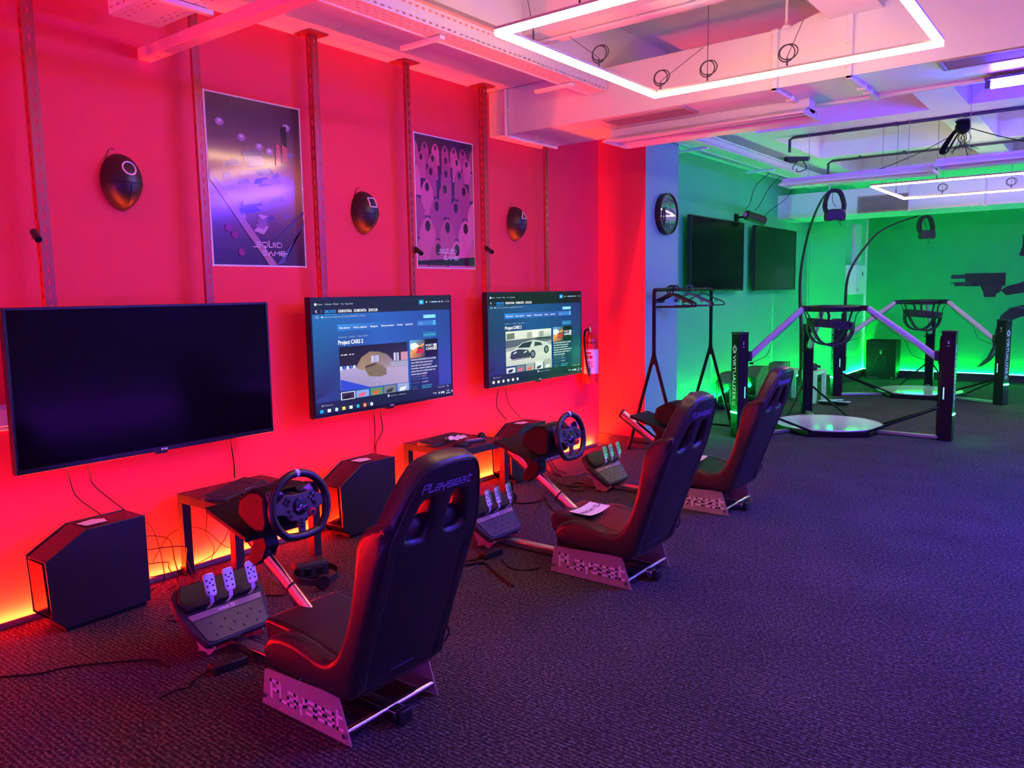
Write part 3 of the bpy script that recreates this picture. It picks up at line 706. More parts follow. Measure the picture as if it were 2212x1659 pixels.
# ------------------------------------------------------------------ small things on the red wall
def tracker(y, z, label, ang):
    t = thing('tracking_sensor', label, 'sensor', (.125, y, z), group='black cylinder sensors')
    d = V((cos(ang)*.8, -.12, -.42)).normalized()
    q = B(); a = V((.03, 0, .01)); q.cyl(a-d*.045, a+d*.045, .0165, n=20); q.build('body', m_matte, t, bevel=.002)
    q = B(); q.cyl(a+d*.0452, a+d*.047, .013, n=20); q.build('lens', m_gloss, t)
    q = B(); q.cyl((0, 0, .0), a-d*.01, .008, n=10); q.build('bracket', m_black, t)
tracker(1.60, 1.84, 'black cylinder sensor on the leftmost slotted post', .1)
tracker(4.13, 1.848, 'black cylinder sensor at the lower left corner of the crowd poster', .1)
tracker(4.935, 1.882, 'black cylinder sensor on the post right of the crowd poster', .1)
t = thing('wall_socket', 'red lit wall socket half hidden at the left edge behind the off television', 'socket', (0, 1.45, 1.0))
q = B(); q.box(0, -.042, -.062, .012, .042, .062); q.build('plate', m_offwhite, t, bevel=.003)
q = B(); q.box(.012, -.024, -.04, .018, .024, .04); q.build('rocker', m_offwhite, t, bevel=.002)
t = thing('access_hatch', 'small red painted access hatch low on the wall beside the fire extinguisher', 'hatch', (0, 6.52, .085))
q = B(); q.box(0, -.155, 0, .008, .155, .35); q.build('frame', m_red, t, bevel=.002)
q = B(); q.box(.008, -.135, .02, .013, .135, .33); q.build('door', m_red, t, bevel=.002)
q = B(); q.box(.008, -.155, .35, .02, .155, .358); q.build('lip', m_red, t)

t = thing('fire_extinguisher', 'red fire extinguisher hung on the wall beside the pillar', 'fire extinguisher', (.115, 6.50, .66))
q = B(); q.lathe([(.055, 0), (.078, .006), (.08, .02), (.08, .40), (.076, .43), (.06, .465), (.03, .485), (.018, .49), (.018, .505)], 32); q.build('cylinder', m_extred, t)
c = Canvas()
lab = []
q = B(); 
for k in range(15):
    a0, a1 = R(-104+9.0*k), R(-104+9.0*(k+1))
    q.add([(.0808*cos(a), .0808*sin(a), z) for a, z in ((a0, .10), (a1, .10), (a1, .335), (a0, .335))], [(0, 1, 2, 3)])
q.build('paper_label', m_paper, t)
q = B()
for z, a0, a1, h in ((.30, -98, -50, .02), (.262, -98, -70, .03), (.262, -64, -40, .03), (.218, -98, -30, .006), (.205, -98, -35, .006), (.19, -98, -40, .006), (.172, -98, -30, .006), (.15, -98, -50, .006)):
    for k in range(6):
        b0, b1 = R(a0+(a1-a0)*k/6), R(a0+(a1-a0)*(k+1)/6)
        q.add([(.0814*cos(a), .0814*sin(a), zz) for a, zz in ((b0, z-h/2), (b1, z-h/2), (b1, z+h/2), (b0, z+h/2))], [(0, 1, 2, 3)])
q.build('label_print', m_extred, t)
q = B(); q.lathe([(.022, .50), (.022, .535), (.013, .55), (.013, .56)], 16); q.build('valve', m_brass, t)
q = B(); q.tube([(0, -.005, .555), (.02, .03, .575), (.05, .08, .60), (.06, .10, .60)], 0, flat=(.022, .006), up=(1, -.4, 0)); q.tube([(0, -.01, .548), (.03, .04, .552), (.07, .11, .545)], 0, flat=(.022, .005), up=(1, -.4, 0)); q.build('handle', m_extred, t)
q = B(); q.tube(smoothpts([(0, -.02, .525), (0, -.085, .51), (.01, -.115, .42), (.02, -.105, .25), (.035, -.09, .13)]), .010, 8); q.build('hose', m_rubber, t)
q = B(); q.cyl((.035, -.09, .15), (.04, -.086, .085), .016, .010, 12); q.cyl((.04, -.086, .085), (.042, -.084, .055), .006, .004, 8); q.build('nozzle', m_black, t)
q = B(); q.box(-.115, -.03, .12, -.08, .03, .42); q.tube([(.083*cos(a*pi/14), .083*sin(a*pi/14), .40) for a in range(28)], .003, 6, closed=True); q.build('wall_bracket', m_blackmet, t)

# ------------------------------------------------------------------ gaming computers
def tower(name_label, x, y, rz, note, group, m_tower=m_tower, emblem=False, L=.47, Wd=.205, Hh=.465):
    t = thing('computer_tower', name_label, 'computer', (x, y, 0), rz, group)
    yz = Matrix(((0, 0, 1, 0), (1, 0, 0, 0), (0, 1, 0, 0), (0, 0, 0, 1)))
    pr = [(.06, .03), (.0, .085), (-.012, .355), (.175, Hh), (L, Hh), (L, .03)]
    q = B(); q.prism(pr, -Wd/2+.008, Wd/2-.008, yz); q.build('case', m_tower, t, bevel=.004)
    for s in (-1, 1):
        q = B(); q.prism([(.052, .022), (-.006, .08), (-.018, .36), (.172, Hh+.004), (L-.004, Hh+.004), (L-.004, .022)], s*(Wd/2-.008), s*Wd/2, yz); q.build('side_panel', m_tower, t, bevel=.003)
    q = B(); q.prism([(-.002, .095), (-.014, .345), (-.020, .345), (-.008, .095)], -Wd/2+.03, Wd/2-.03, yz); q.build('front_panel', m_gloss, t)
    q = B()
    for k in range(7): q.box(-Wd/2+.035, .19+.012*k, Hh, Wd/2-.035, .196+.012*k, Hh+.003)
    q.build('top_vent', m_black, t)
    if emblem:
        q = B(); q.prism([(-.028, 0), (0, -.045), (.028, 0), (0, .045)], 0, .004, frame((0, -.0205, .24), (1, 0, 0), (0, -.035, 1))); q.build('emblem', m_chrome, t)
    q = B()
    for a in (.09, L-.05):
        for s in (-1, 1): q.box(s*(Wd/2-.04)-.02, a-.03, 0, s*(Wd/2-.04)+.02, a+.03, .03)
    q.box(-Wd/2+.01, .05, .012, Wd/2-.01, L-.03, .03); q.build('foot', m_black, t)
    if note:
        n = thing('paper_note', note, 'note', (x, y, Hh+.0045), rz, 'paper notes on the computers')
        q = B(); q.prism([(-.03, .19), (.045, .205), (.05, .30), (-.01, .315), (-.045, .27)], 0, .0012); q.build('sheet', m_paper, n)
tower('large black computer tower at the far left on the floor below the off television', .255, 1.455, .03, 'white paper note on the leftmost computer tower', 'computers along the red wall')
tower('black computer tower between the two side tables, behind the front racing seat', .262, 3.175, .02, 'white paper note on the computer tower between the side tables', 'computers along the red wall')
tower('black computer tower behind the middle steering wheel', .262, 4.925, .0, 'white paper note on the computer behind the middle steering wheel', 'computers along the red wall')

# ------------------------------------------------------------------ side tables
def side_table(x, y, label, m, group=None, s=.55, h=.468, rz=0):
    t = thing('side_table', label, 'table', (x, y, 0), rz, group)
    q = B(); q.box(-s/2, -s/2, h-.05, s/2, s/2, h); q.build('tabletop', m, t, bevel=.002)
    for a in (-1, 1):
        for c in (-1, 1):
            q = B(); q.box(a*(s/2-.025)-.025, c*(s/2-.025)-.025, 0, a*(s/2-.025)+.025, c*(s/2-.025)+.025, h-.05); q.build('leg', m, t, bevel=.0015)
    return t
side_table(.336, 2.525, 'dark square side table holding two keyboards, left of the front steering wheel', m_wood, 'dark side tables by the red wall')
side_table(.336, 4.285, 'dark square side table holding crumpled tissue and a keyboard', m_wood, 'dark side tables by the red wall')

def keyboard(x, y, z, ang, label, L=.44, D=.15):
    t = thing('keyboard', label, 'keyboard', (x, y, z), ang, 'keyboards on the side tables')
    q = B(); q.prism([(-D/2, 0), (D/2, 0), (D/2, .012), (-D/2, .026)], -L/2, L/2, Matrix(((0, 0, 1, 0), (-1, 0, 0, 0), (0, 1, 0, 0), (0, 0, 0, 1)))); q.build('case', m_grey, t, bevel=.002)
    q = B()
    for r in range(6):
        for k in range(21):
            if k in (15, 18) and r < 5 and k == 15: continue
            xx = -L/2+.014+k*(L-.028)/21; yy = D/2-.014-r*.0215
            zz = .0255-.014*(D/2-yy)/D
            q.box(xx+.001, yy-.0165, zz-.004, xx+(L-.028)/21-.0015, yy, zz+.005)
    q.build('keys', m_keys, t)
    q = B(); q.box(-.02, -D/2+.004, .0125, .03, -D/2+.008, .0135); q.build('badge', m_logo, t)
zt = .468
keyboard(.285, 2.475, zt, atan2(.394, -.2)+.0, 'black keyboard lying nearest the wall on the left side table')
keyboard(.44, 2.60, zt, atan2(.34, -.11), 'black keyboard partly hidden behind the front steering wheel', L=.36, D=.12)
keyboard(.255, 4.23, zt, atan2(.45, -.07), 'black keyboard on the side table with crumpled tissue', L=.44)
def mouse(x, y, z, ang, label):
    t = thing('computer_mouse', label, 'mouse', (x, y, z), ang, 'mice on the side tables')
    q = B(); n = 24; vs = []; fs = []
    prof = [(1, 0), (1.02, .3), (.93, .65), (.72, .88), (.4, .98), (.05, 1.)]
    for r, hgt in prof:
        for i in range(n): a = 2*pi*i/n; vs.append((.058*r*cos(a), .031*r*sin(a), .036*hgt*(1-.25*(r*cos(a))**2)))
    for j in range(5):
        for i in range(n): fs.append((j*n+i, j*n+(i+1) % n, (j+1)*n+(i+1) % n, (j+1)*n+i))
    fs += [tuple(range(n))[::-1], tuple(5*n+i for i in range(n))]
    q.add(vs, fs); q.build('shell', m_black, t)
    q = B(); q.cyl((.028, -.004, .031), (.028, .004, .031), .009, n=14); q.build('wheel', m_grey, t)
    q = B(); q.tube(smoothpts([(.056, 0, .01), (.075, .012, .004), (.07, .045, .004), (.03, .07, .004)]), .0022, 6); q.build('cable', m_rubber, t)
mouse(.545, 2.325, zt, .3, 'black mouse at the near corner of the left side table')
mouse(.565, 2.755, zt, .2, 'black mouse behind the rim of the front steering wheel')
mouse(.515, 4.135, zt, .9, 'black mouse at the near edge of the second side table')
mouse(.40, 4.50, zt, 2.2, 'black mouse at the far corner of the second side table')
t = thing('remote_control', 'slim grey remote control between two mice on the second side table', 'remote', (.475, 4.33, zt), atan2(.18, .05))
q = B(); q.box(-.09, -.022, .0, .09, .022, .018); q.build('body', m_grey, t, bevel=.005)
q = B()
for k in range(7):
    for c in (-.012, 0, .012): q.box(-.07+.02*k, c-.004, .018, -.06+.02*k, c+.004, .0205)
q.build('buttons', m_logo, t)
t = B(); vs = []; n = 9; rn = random.Random(11); fs = []
for i in range(n):
    for j in range(n): vs.append((.075*(i/(n-1)-.5)*2*(.6+.3*rn.random()), .09*(j/(n-1)-.5)*2*(.6+.3*rn.random()), .004+.032*rn.random()*(1-abs(i/(n-1)-.5)*1.3)))
for i in range(n-1):
    for j in range(n-1): fs.append((i*n+j, i*n+j+1, (i+1)*n+j+1, (i+1)*n+j))
t.add(vs, fs, T(.375, 4.235, zt+.024)); o = t.build('crumpled_tissue', m_paper); tag(o, 'crumpled white tissue on the keyboard of the second side table', 'tissue')
# ------------------------------------------------------------------ racing seats (local: +X to the rear, +Y to the far side, forward is -X)
XZ = Matrix(((1, 0, 0, 0), (0, 0, -1, 0), (0, 1, 0, 0), (0, 0, 0, 1)))          # (x,z) outline extruded along -y
def xz(y0, y1): return XZ, -y1, -y0
VC = .215
def racing_seat(label, Xr, Y0, rz=0., shift=(0, 0)):
    t = thing('racing_seat', label, 'racing seat', (Xr, Y0, 0), rz, 'racing seats facing the red wall')
    U = lambda pts: [(-u, z) for u, z in pts]
    # base: two sheet-metal sides, bars, centre beam
    for s, (y0, y1) in enumerate(((-.004, 0), (.43, .434))):
        q = B(); q.prism(U([(0, .004), (.51, .004), (.485, .146), (.47, .152), (.075, .170), (.055, .165)]), -y1, -y0, XZ)
        pn = q.build('side_panel', m_panel, t)
        for u, z in ((.03, .035), (.485, .045)):
            yy = y0 if s == 0 else y1; sg = -1 if s == 0 else 1
            q = B(); q.cyl((-u, yy, z), (-u, yy+sg*.008, z), .009, n=12); q.build('bolt', m_steel, pn)
        if s == 0:
            c = Canvas(frame((0, -.0045, 0), (1, 0, 0), (0, 0, 1)), .0001)
            techtext(c, 'PLAYSEAT', -.448, .050, .064, .185, (.86, .70, .76), width=.405)
            c.ring(-.040, .046, .003, .0045, (.62, .52, .60), 12)
            lt = c.build('lettering', paintmat('side_panel_print', 0, .5), pn)
        else:
            c = Canvas(frame((0, .4345, 0), (-1, 0, 0), (0, 0, 1)), .0001)
            techtext(c, 'PLAYSEAT', .045, .050, .064, .185, (.86, .70, .76), width=.405)
            c.build('lettering', paintmat('side_panel_print', 0, .5), pn)
    for u, z in ((.03, .045), (.47, .05)):
        q = B(); q.cyl((-u, 0, z), (-u, .43, z), .0125, n=16); q.build('cross_bar', m_chrome, t)
    q = B(); q.box(-1.10, VC-.028, .012, .02, VC+.028, .052); q.build('centre_beam', m_chrome, t, bevel=.008, seg=3)
    q = B(); q.box(.02, VC-.031, .006, .05, VC+.031, .058); q.build('end_cap', m_black, t, bevel=.006)
    q = B(); q.box(-.44, .03, .150, -.05, .40, .168); q.build('seat_rail', m_blackmet, t)
    # back rest: reclined plate with two openings
    P = frame((-.05, VC, 0), (0, 1, 0), (.36, 0, 1)); k = 1.063
    half = [(.0, .162), (.19, .165), (.203, .27), (.214, .38), (.224, .5), (.233, .62), (.237, .70), (.234, .755), (.222, .80), (.206, .85), (.188, .90), (.168, .945), (.145, .98), (.11, 1.004), (.06, 1.014), (0, 1.016)]
    o = [(a, z*k) for a, z in half]+[(-a, z*k) for a, z in half[::-1][1:-1]]
    def hole(s): return [tuple(v[:2]) for v in smoothpts([(s*a, z*k, 0) for a, z in ((.048, .755), (.085, .742), (.133, .752), (.135, .775), (.118, .835), (.100, .872), (.075, .883), (.05, .876), (.044, .82))], 4, True)]
    q = B(); q.solid([o, hole(1), hole(-1)], .040, .022, P @ T(0, 0, -.040), 4); bk = q.build('backrest', m_leather, t, sharp=50)
    # piping that frames the rear cover
    q = B(); inn = [(a*.90, .172+(z-.165)*.985) for a, z in half]
    loop = [(a, z*k) for a, z in inn]+[(-a, z*k) for a, z in inn[::-1][1:-1]]
    q.tube([P @ V((a, z, .0005)) for a, z in loop], .0022, 5, closed=True); q.build('piping', m_leather, bk)
    c = Canvas(P @ T(0, 0, .0012), .0001); techtext(c, 'PLAYSEAT', -.122, .915*k, .030, .16, '#8f7fc0', width=.232, shear=.12)
    c.text('RACING SEATS', .0, .225*k, .012, '#8f7fc0', 'CENTER', width=.11)
    c.build('lettering', paintmat('seat_back_print', 0, .5), bk)['label'] = 'pale brand lettering'
    q = B(); q.tube([P @ V((.218, .30*k, .002)), P @ V((.226, .27*k, .012)), P @ V((.221, .235*k, .006))], 0, flat=(.008, .002)); q.build('zip_pull', m_cloth, bk)
    # side wings
    prof = [(.0, .170), (.20, .172), (.42, .178), (.468, .205), (.472, .245), (.43, .292), (.34, .316), (.23, .306), (.14, .286), (.085, .296), (.038, .345), (.002, .42), (-.028, .51), (-.050, .61), (-.066, .69), (-.080, .745), (-.108, .79), (-.155, .816), (-.205, .829), (-.236, .822), (-.215, .74), (-.17, .60), (-.11, .44), (-.05, .27)]
    sm = [tuple(v[:2]) for v in smoothpts([(-u, z, 0) for u, z in prof], 3, True)]
    for y0, y1 in ((-.022, .062), (.368, .452)):
        q = B(); q.solid([sm], (y1-y0)/2, .030, XZ @ T(0, 0, -(y0+y1)/2), 5); q.build('side_bolster', m_leather, t, sharp=60)
    q = B(); q.prism(U([(.53, .215), (.553, .300), (.53, .322), (.35, .318), (.12, .282), (.02, .285), (.0, .20), (.35, .19)]), -.385, -.045, XZ); q.build('seat_cushion', m_leather, t, bevel=.018, seg=4)
    q = B(); q.solid([[tuple(v[:2]) for v in smoothpts([(-u, z, 0) for u, z in ((.03, .33), (.0, .45), (-.05, .62), (-.09, .74), (-.14, .80), (-.2, .80), (-.12, .55), (-.02, .3))], 3, True)]], .15, .02, XZ @ T(0, 0, -VC), 4); q.build('back_cushion', m_leather, t, sharp=60)
    # steering post, deck, wheel base
    du, dz = shift; SH = T(-du, 0, dz)
    def ob(q, name, m, par=t, bevel=0, **k_):
        o_ = q.build(name, m, par, bevel, **k_); o_.matrix_local = SH if par is t else Matrix(); return o_
    a0, a1 = V((-.42, VC, .245)), V((-.955, VC, .605)); d = (a1-a0); L = d.length
    F = frame(a0, d, (0, 1, 0)); el = [(.020*cos(i*pi/12)*(1 if abs(cos(i*pi/12)) < .9 else 1), .036*sin(i*pi/12)) for i in range(24)]
    q = B(); q.prism([(x, y) for x, y in el], 0, L, F @ Matrix(((0, 0, 1, 0), (1, 0, 0, 0), (0, 1, 0, 0), (0, 0, 0, 1)))); q.build('steering_post', m_chrome, t, sharp=50)
    q = B(); q.prism([(x*1.12, y*1.08) for x, y in el], L, L+.015, F @ Matrix(((0, 0, 1, 0), (1, 0, 0, 0), (0, 1, 0, 0), (0, 0, 0, 1)))); q.build('post_cap', m_black, t)
    q = B(); q.prism([(x*1.1, y*1.06) for x, y in el], L*.33, L*.345, F @ Matrix(((0, 0, 1, 0), (1, 0, 0, 0), (0, 1, 0, 0), (0, 0, 0, 1)))); q.build('cable_tie', m_black, t)
    q = B(); q.box(-.60, VC-.022, .05, -.44, VC+.022, .26); q.build('post_foot', m_blackmet, t, bevel=.004)
    q = B(); q.prism(U([(.965, .682), (.965, .660), (.70, .587), (.685, .580), (.685, .602)]), -(VC+.14), -(VC-.14), XZ); dk = ob(q, 'wheel_deck', m_wheelblk, bevel=.002)
    q = B(); q.prism(U([(.90, .652), (.73, .605), (.705, .53), (.74, .47), (.80, .43), (.845, .45), (.80, .53)]), -(VC+.032), -(VC-.032), XZ); q.build('deck_bracket', m_wheelblk, dk, bevel=.004)
    q = B(); q.prism(U([(.585, .665), (.592, .772), (.62, .795), (.69, .79), (.77, .745), (.79, .672), (.72, .630), (.66, .612), (.60, .625)]), -(VC+.108), -(VC-.108), XZ); wb_ = ob(q, 'wheel_base', m_wheelblk, bevel=.016, seg=3)
    q = B(); q.cyl((-.60, VC, .725), (-.525, VC, .725), .052, .045, 24); q.build('wheel_shaft', m_matte, wb_)
    q = B(); q.prism([(-.045, .76), (.045, .76), (.03, .79), (-.03, .79)], .0, .004, frame((-.582, VC, 0), (0, 1, 0), (0, 0, 1))); q.build('cover_plate', m_gloss, wb_)
    for s in (-1, 1):
        q = B(); q.tube(smoothpts([(-.555, VC+s*.05, .755), (-.552, VC+s*.09, .775), (-.548, VC+s*.125, .77)]), 0, flat=(.05, .004), up=(0, 0, 1)); q.build('shift_paddle', m_chrome, wb_)
    # steering wheel: local frame looks at the driver
    Wm = SH @ T(-.512, VC, .726) @ Matrix.Rotation(R(-7), 4, 'Y') @ frame((0, 0, 0), (0, 1, 0), (0, 0, 1))
    rim = []
    for i in range(64):
        a = 2*pi*i/64; x, y = .131*cos(a), .131*sin(a)
        if y < -.108: y = -.108-(abs(y)-.108)*.35
        rim.append((x, y, 0))
    q = B(); q.tube(rim, .0165, 14, closed=True, M=None); wh = q.build('steering_wheel', m_leather, t, sharp=60); wh.matrix_local = Wm
    q = B(); q.tube([(.131*cos(a), .131*sin(a), 0) for a in [R(87+.8*i) for i in range(9)]], .0170, 14); q.build('top_marker', mat('pale_blue_marker', (.55, .7, .8), .5), wh)
    q = B()
    q.prism([(-.122, -.012), (-.07, -.024), (-.05, -.05), (-.018, -.055), (-.014, -.115), (.014, -.115), (.018, -.055), (.05, -.05), (.07, -.024), (.122, -.012), (.122, .022), (.085, .040), (.06, .058), (.03, .05), (-.03, .05), (-.06, .058), (-.085, .040), (-.122, .022)], -.012, .0); q.build('spokes', m_grey, wh, bevel=.003)
    q = B(); q.lathe([(.0, .004), (.026, .006), (.033, .004), (.037, -.002), (.037, -.012)], 32, caps=False); q.build('hub', m_gloss, wh)
    q = B()
    for x, y in ((-.060, .028), (.060, .028)):
        for k_ in range(4): q.cyl((x+.012*cos(k_*pi/2), y+.012*sin(k_*pi/2), 0), (x+.012*cos(k_*pi/2), y+.012*sin(k_*pi/2), .006), .0055, n=12)
    for x, y in ((-.055, -.010), (-.048, -.03), (.072, -.004), (.068, .008)): q.cyl((x, y, 0), (x, y, .006), .0065, n=12)
    for k_ in range(3): q.box(-.006, -.085+.014*k_, 0, .006, -.076+.014*k_, .004)
    q.build('button', m_black, wh)
    q = B(); q.lathe([(.010, .010), (.013, .010), (.0165, .006), (.0165, 0)], 24, T(.052, -.034, 0), False); q.build('dial', m_extred, wh)['label'] = 'red ring dial'
    q = B(); q.cyl((.052, -.034, 0), (.052, -.034, .012), .010, n=18); q.build('dial_cap', m_black, wh)
    c = Canvas(T(0, 0, .0066), .0001); c.disc(0, 0, .009, '#1b1c22'); c.stroke([(-.004, -.006), (-.004, .006), (.003, .006), (.004, .002), (-.003, 0)], .0022, '#c8ccd8')
    for k_ in range(4): c.disc(.022*cos(k_*pi/2+.8), .022*sin(k_*pi/2+.8), .002, '#8890a8', 8)
    for x, y, cl in ((.060, .040, '#7ac0a0'), (.060, .016, '#6a90d0'), (.072, .028, '#d06a70'), (.048, .028, '#c080b0')): c.disc(x, y, .003, cl, 8)
    c.build('print', paintmat('wheel_print', 0, .4), wh)
    # pedals
    th = R(43); PD = frame((-.985, .222, .072), (0, 1, 0), (-cos(th), 0, sin(th)))
    q = B(); ol = [(-.135, .0), (.135, .0), (.155, .008), (.195, .10), (.214, .19), (.205, .27), (.175, .302), (.05, .31), (-.05, .31), (-.175, .302), (-.205, .27), (-.214, .19), (-.195, .10), (-.155, .008)]
    q.solid([ol], .019, .008, PD @ T(0, 0, -.02)); ps = q.build('pedal_set', m_matte, t)
    q = B(); q.prism([(-.125, .012), (.125, .012), (.150, .025), (.172, .128), (-.172, .128), (-.150, .025)], -.002, .004, PD)
    for i in range(4):
        for j in range(3): q.ball((-.10+.066*i+.033*(j % 2), .035+.03*j, .004), .006, .006, .004, 10, 6, PD)
    q.build('heel_plate', m_grey, ps, bevel=.001)
    q = B(); q.prism([(-.172, .130), (.172, .130), (.180, .158), (-.180, .158)], -.002, .007, PD); q.build('name_plate', m_panel, ps)
    c = Canvas(PD @ T(0, 0, .0074), .0001); c.text('logitech', -.042, .139, .017, '#f0e8f4', width=.052, bold=.03); c.ring(.028, .144, .006, .009, '#f0e8f4', 14); c.rect(.030, .142, .038, .145, '#f0e8f4')
    c.build('lettering', paintmat('pedal_print', 0, .5), ps)
    q = B(); q.prism([(-.175, .175), (.175, .175), (.195, .235), (.165, .298), (-.165, .298), (-.195, .235)], -.002, .026, PD)
    q.build('pedal_housing', m_black, ps, bevel=.008)
    for x in (-.088, .004, .118):
        pm = T(-1.065-.0, .222+x, .305) @ Matrix.Rotation(R(-14), 4, 'Y') @ frame((0, 0, 0), (0, 1, 0), (0, 0, 1))
        q = B(); q.solid([[tuple(v[:2]) for v in smoothpts([(-.024, -.045, 0), (0, -.05, 0), (.024, -.045, 0), (.026, 0, 0), (.026, .04, 0), (.018, .05, 0), (-.018, .05, 0), (-.026, .04, 0), (-.026, 0, 0)], 3, True)]], .003, .0015, pm); pd = q.build('pedal', m_chrome, ps)
        q = B()
        for i in (-1, 1):
            for j in (-.028, -.004, .022): q.cyl(pm @ V((i*.013, j, .003)), pm @ V((i*.013, j, .0045)), .0042, n=10)
        q.cyl(pm @ V((0, .010, .003)), pm @ V((0, .010, .0045)), .004, n=10); q.build('rubber_stud', m_black, pd)
        q = B(); q.tube([pm @ V((0, -.03, -.004)), pm @ V((0, -.075, -.008)), PD @ V((x, .165, -.004))], 0, flat=(.020, .006), up=(0, 1, 0)); q.build('pedal_arm', m_chrome, pd)
    q = B()
    for yy in (.095, .335):
        q.prism(U([(.985, .05), (1.16, .215), (1.19, .16), (1.13, .03), (1.10, .006), (1.04, .006)]), -(yy+.004), -yy, XZ)
    q.box(-1.13, .095, .006, -1.06, .339, .012); q.build('pedal_bracket', m_panel, t)
    return t
racing_seat('front racing seat, largest and nearest the viewer, with wheel and pedals', 2.165, 1.672)
racing_seat('middle racing seat with a white sign lying on its cushion, seen whole', 2.245, 3.49)
racing_seat('rear racing seat partly hidden behind the middle one, before the clothes rack', 2.13, 5.06, shift=(-.15, -.055))

def nosit(label, pts, z):
    t = thing('paper_sign', label, 'sign', (0, 0, 0), group='white signs on the seat cushions')
    A, Bq, Cq, D = [V((*p, 0)) for p in pts]; nx, ny = 10, 5
    def S(u, v):
        p = (A*(1-u)+Bq*u)*(1-v)+(D*(1-u)+Cq*u)*v
        return V((p.x, p.y, z+.004+.018*((u-.5)**2*2.2)+.01*(v-.4)**2))
    q = B(); q.add([S(i/nx, j/ny) for j in range(ny+1) for i in range(nx+1)], [(j*(nx+1)+i, j*(nx+1)+i+1, (j+1)*(nx+1)+i+1, (j+1)*(nx+1)+i) for j in range(ny) for i in range(nx)])
    sh = q.build('sheet', m_paper, t); md = sh.modifiers.new('thick', 'SOLIDIFY'); md.thickness = .0008; md.offset = -1
    c = Canvas(); c.text('NESEDAT', .04, .40, .26, '#141216', width=.66, bold=.03); c.ring(.86, .53, .10, .125, '#141216', 24); c.stroke([(.83, .62), (.83, .46), (.90, .46)], .03, '#141216')
    c.vs = [S(v.x, 1-v.y)+V((0, 0, .0012)) for v in c.vs]
    c.build('lettering', paintmat('sign_print', 0, .7), t); return t
nosit('white no sitting sign on the cushion of the middle racing seat', [(1.80, 3.575), (1.79, 3.815), (1.935, 3.80), (1.95, 3.56)], .318)
nosit('white no sitting sign on the cushion of the rear racing seat', [(1.70, 5.14), (1.69, 5.38), (1.835, 5.37), (1.85, 5.13)], .318)

# ------------------------------------------------------------------ things on the floor by the seats
t = thing('vr_headset', 'black virtual reality headset on the floor behind the front pedals', 'headset', (.735, 2.62, 0), -.35)
q = B(); q.box(-.05, -.095, .015, .045, .095, .115); q.build('visor', m_matte, t, bevel=.022, seg=4)
q = B(); q.box(.045, -.08, .03, .058, .08, .10); q.build('face_gasket', m_cloth, t, bevel=.006)
q = B(); q.box(.05, -.055, .045, .060, -.012, .088); q.box(.05, .012, .045, .060, .055, .088); q.build('lens', m_gloss, t, bevel=.01)
q = B(); q.tube(smoothpts([(.02, -.095, .07), (.09, -.12, .065), (.17, -.09, .06), (.205, 0, .05), (.17, .09, .06), (.09, .12, .065), (.02, .095, .07)]), 0, flat=(.035, .008), up=(0, 0, 1)); q.build('head_strap', m_cloth, t)
q = B(); q.lathe([(.0, -.012), (.036, -.012), (.042, 0), (.036, .012), (0, .012)], 20, T(.20, 0, .05) @ Matrix.Rotation(R(90), 4, 'Y')); q.build('strap_dial', m_black, t)
q = B(); q.tube(smoothpts([(0, -.08, .03), (.06, -.16, .008), (.15, -.19, .006), (.10, -.27, .006)]), .004, 6); q.build('cable', m_rubber, t)
t = thing('headphones', 'black headphones standing on the carpet beside the middle pedals', 'headphones', (.715, 4.43, 0), .5)
q = B(); q.tube(smoothpts([(0, -.085, .05), (0, -.09, .10), (0, -.06, .165), (0, 0, .19), (0, .06, .165), (0, .09, .10), (0, .085, .05)]), 0, flat=(.028, .008), up=(1, 0, 0)); q.build('headband', m_matte, t)
for s in (-1, 1):
    q = B(); q.lathe([(0, -.02), (.036, -.02), (.044, -.006), (.042, .012), (.025, .02), (0, .02)], 22, T(0, s*.085, .046) @ Matrix.Rotation(R(90), 4, 'X')); q.build('ear_cup', m_black, t)
def brick(x, y, ang, label):
    t = thing('power_brick', label, 'power adapter', (x, y, 0), ang, 'power adapters on the carpet')
    q = B(); q.box(-.075, -.032, .002, .075, .032, .038); q.build('body', m_black, t, bevel=.005)
    q = B(); q.tube(smoothpts([(-.075, 0, .02), (-.11, .005, .012), (-.17, -.02, .005)]), .0035, 6); q.build('cable', m_rubber, t)
brick(1.29, 1.755, 1.45, 'black power adapter on the carpet left of the front racing seat')
brick(1.30, 3.49, 1.5, 'black power adapter on the carpet under the middle pedals')

# ------------------------------------------------------------------ loose cables
m_redcable = mat('dull_red_cable', (.25, .05, .03), .5)
def cable(label, pts, r=.004, m=None, z=None, group='loose cables'):
    q = B(); q.tube(smoothpts([(p[0], p[1], (p[2] if len(p) > 2 else r+.001)) for p in pts], 6), r, 6)
    return tag(q.build('cable', m or m_rubber), label, 'cable', group)
cable('long thin cable crossing the carpet at the lower left', [(.591, 1.146), (.687, 1.249), (.733, 1.358), (.852, 1.496), (.962, 1.601), (1.081, 1.608)])
cable('short cable tail left of the front power adapter', [(1.29, 1.60), (1.313, 1.567), (1.293, 1.52), (1.30, 1.45)], .003)
cable('looped cable beside the foot of the leftmost computer tower', [(.45, 2.02, .01), (.541, 2.001), (.636, 1.954), (.674, 1.894), (.617, 1.864), (.58, 1.892), (.571, 1.976)], .003)
cable('cable from the second power adapter past the front seat', [(1.238, 3.32), (1.274, 3.374), (1.26, 3.464), (1.237, 3.50)], .0045)
cable('thick black cable end lying on open carpet between front and middle seat', [(1.29, 3.26), (1.325, 3.325), (1.369, 3.356), (1.483, 3.289), (1.603, 3.222), (1.713, 3.168)], .0065)
cable('pale grey cable running out from behind the front seat back', [(1.40, 3.02), (1.386, 3.094), (1.358, 3.228), (1.322, 3.365), (1.30, 3.42)], .004, m_grey)
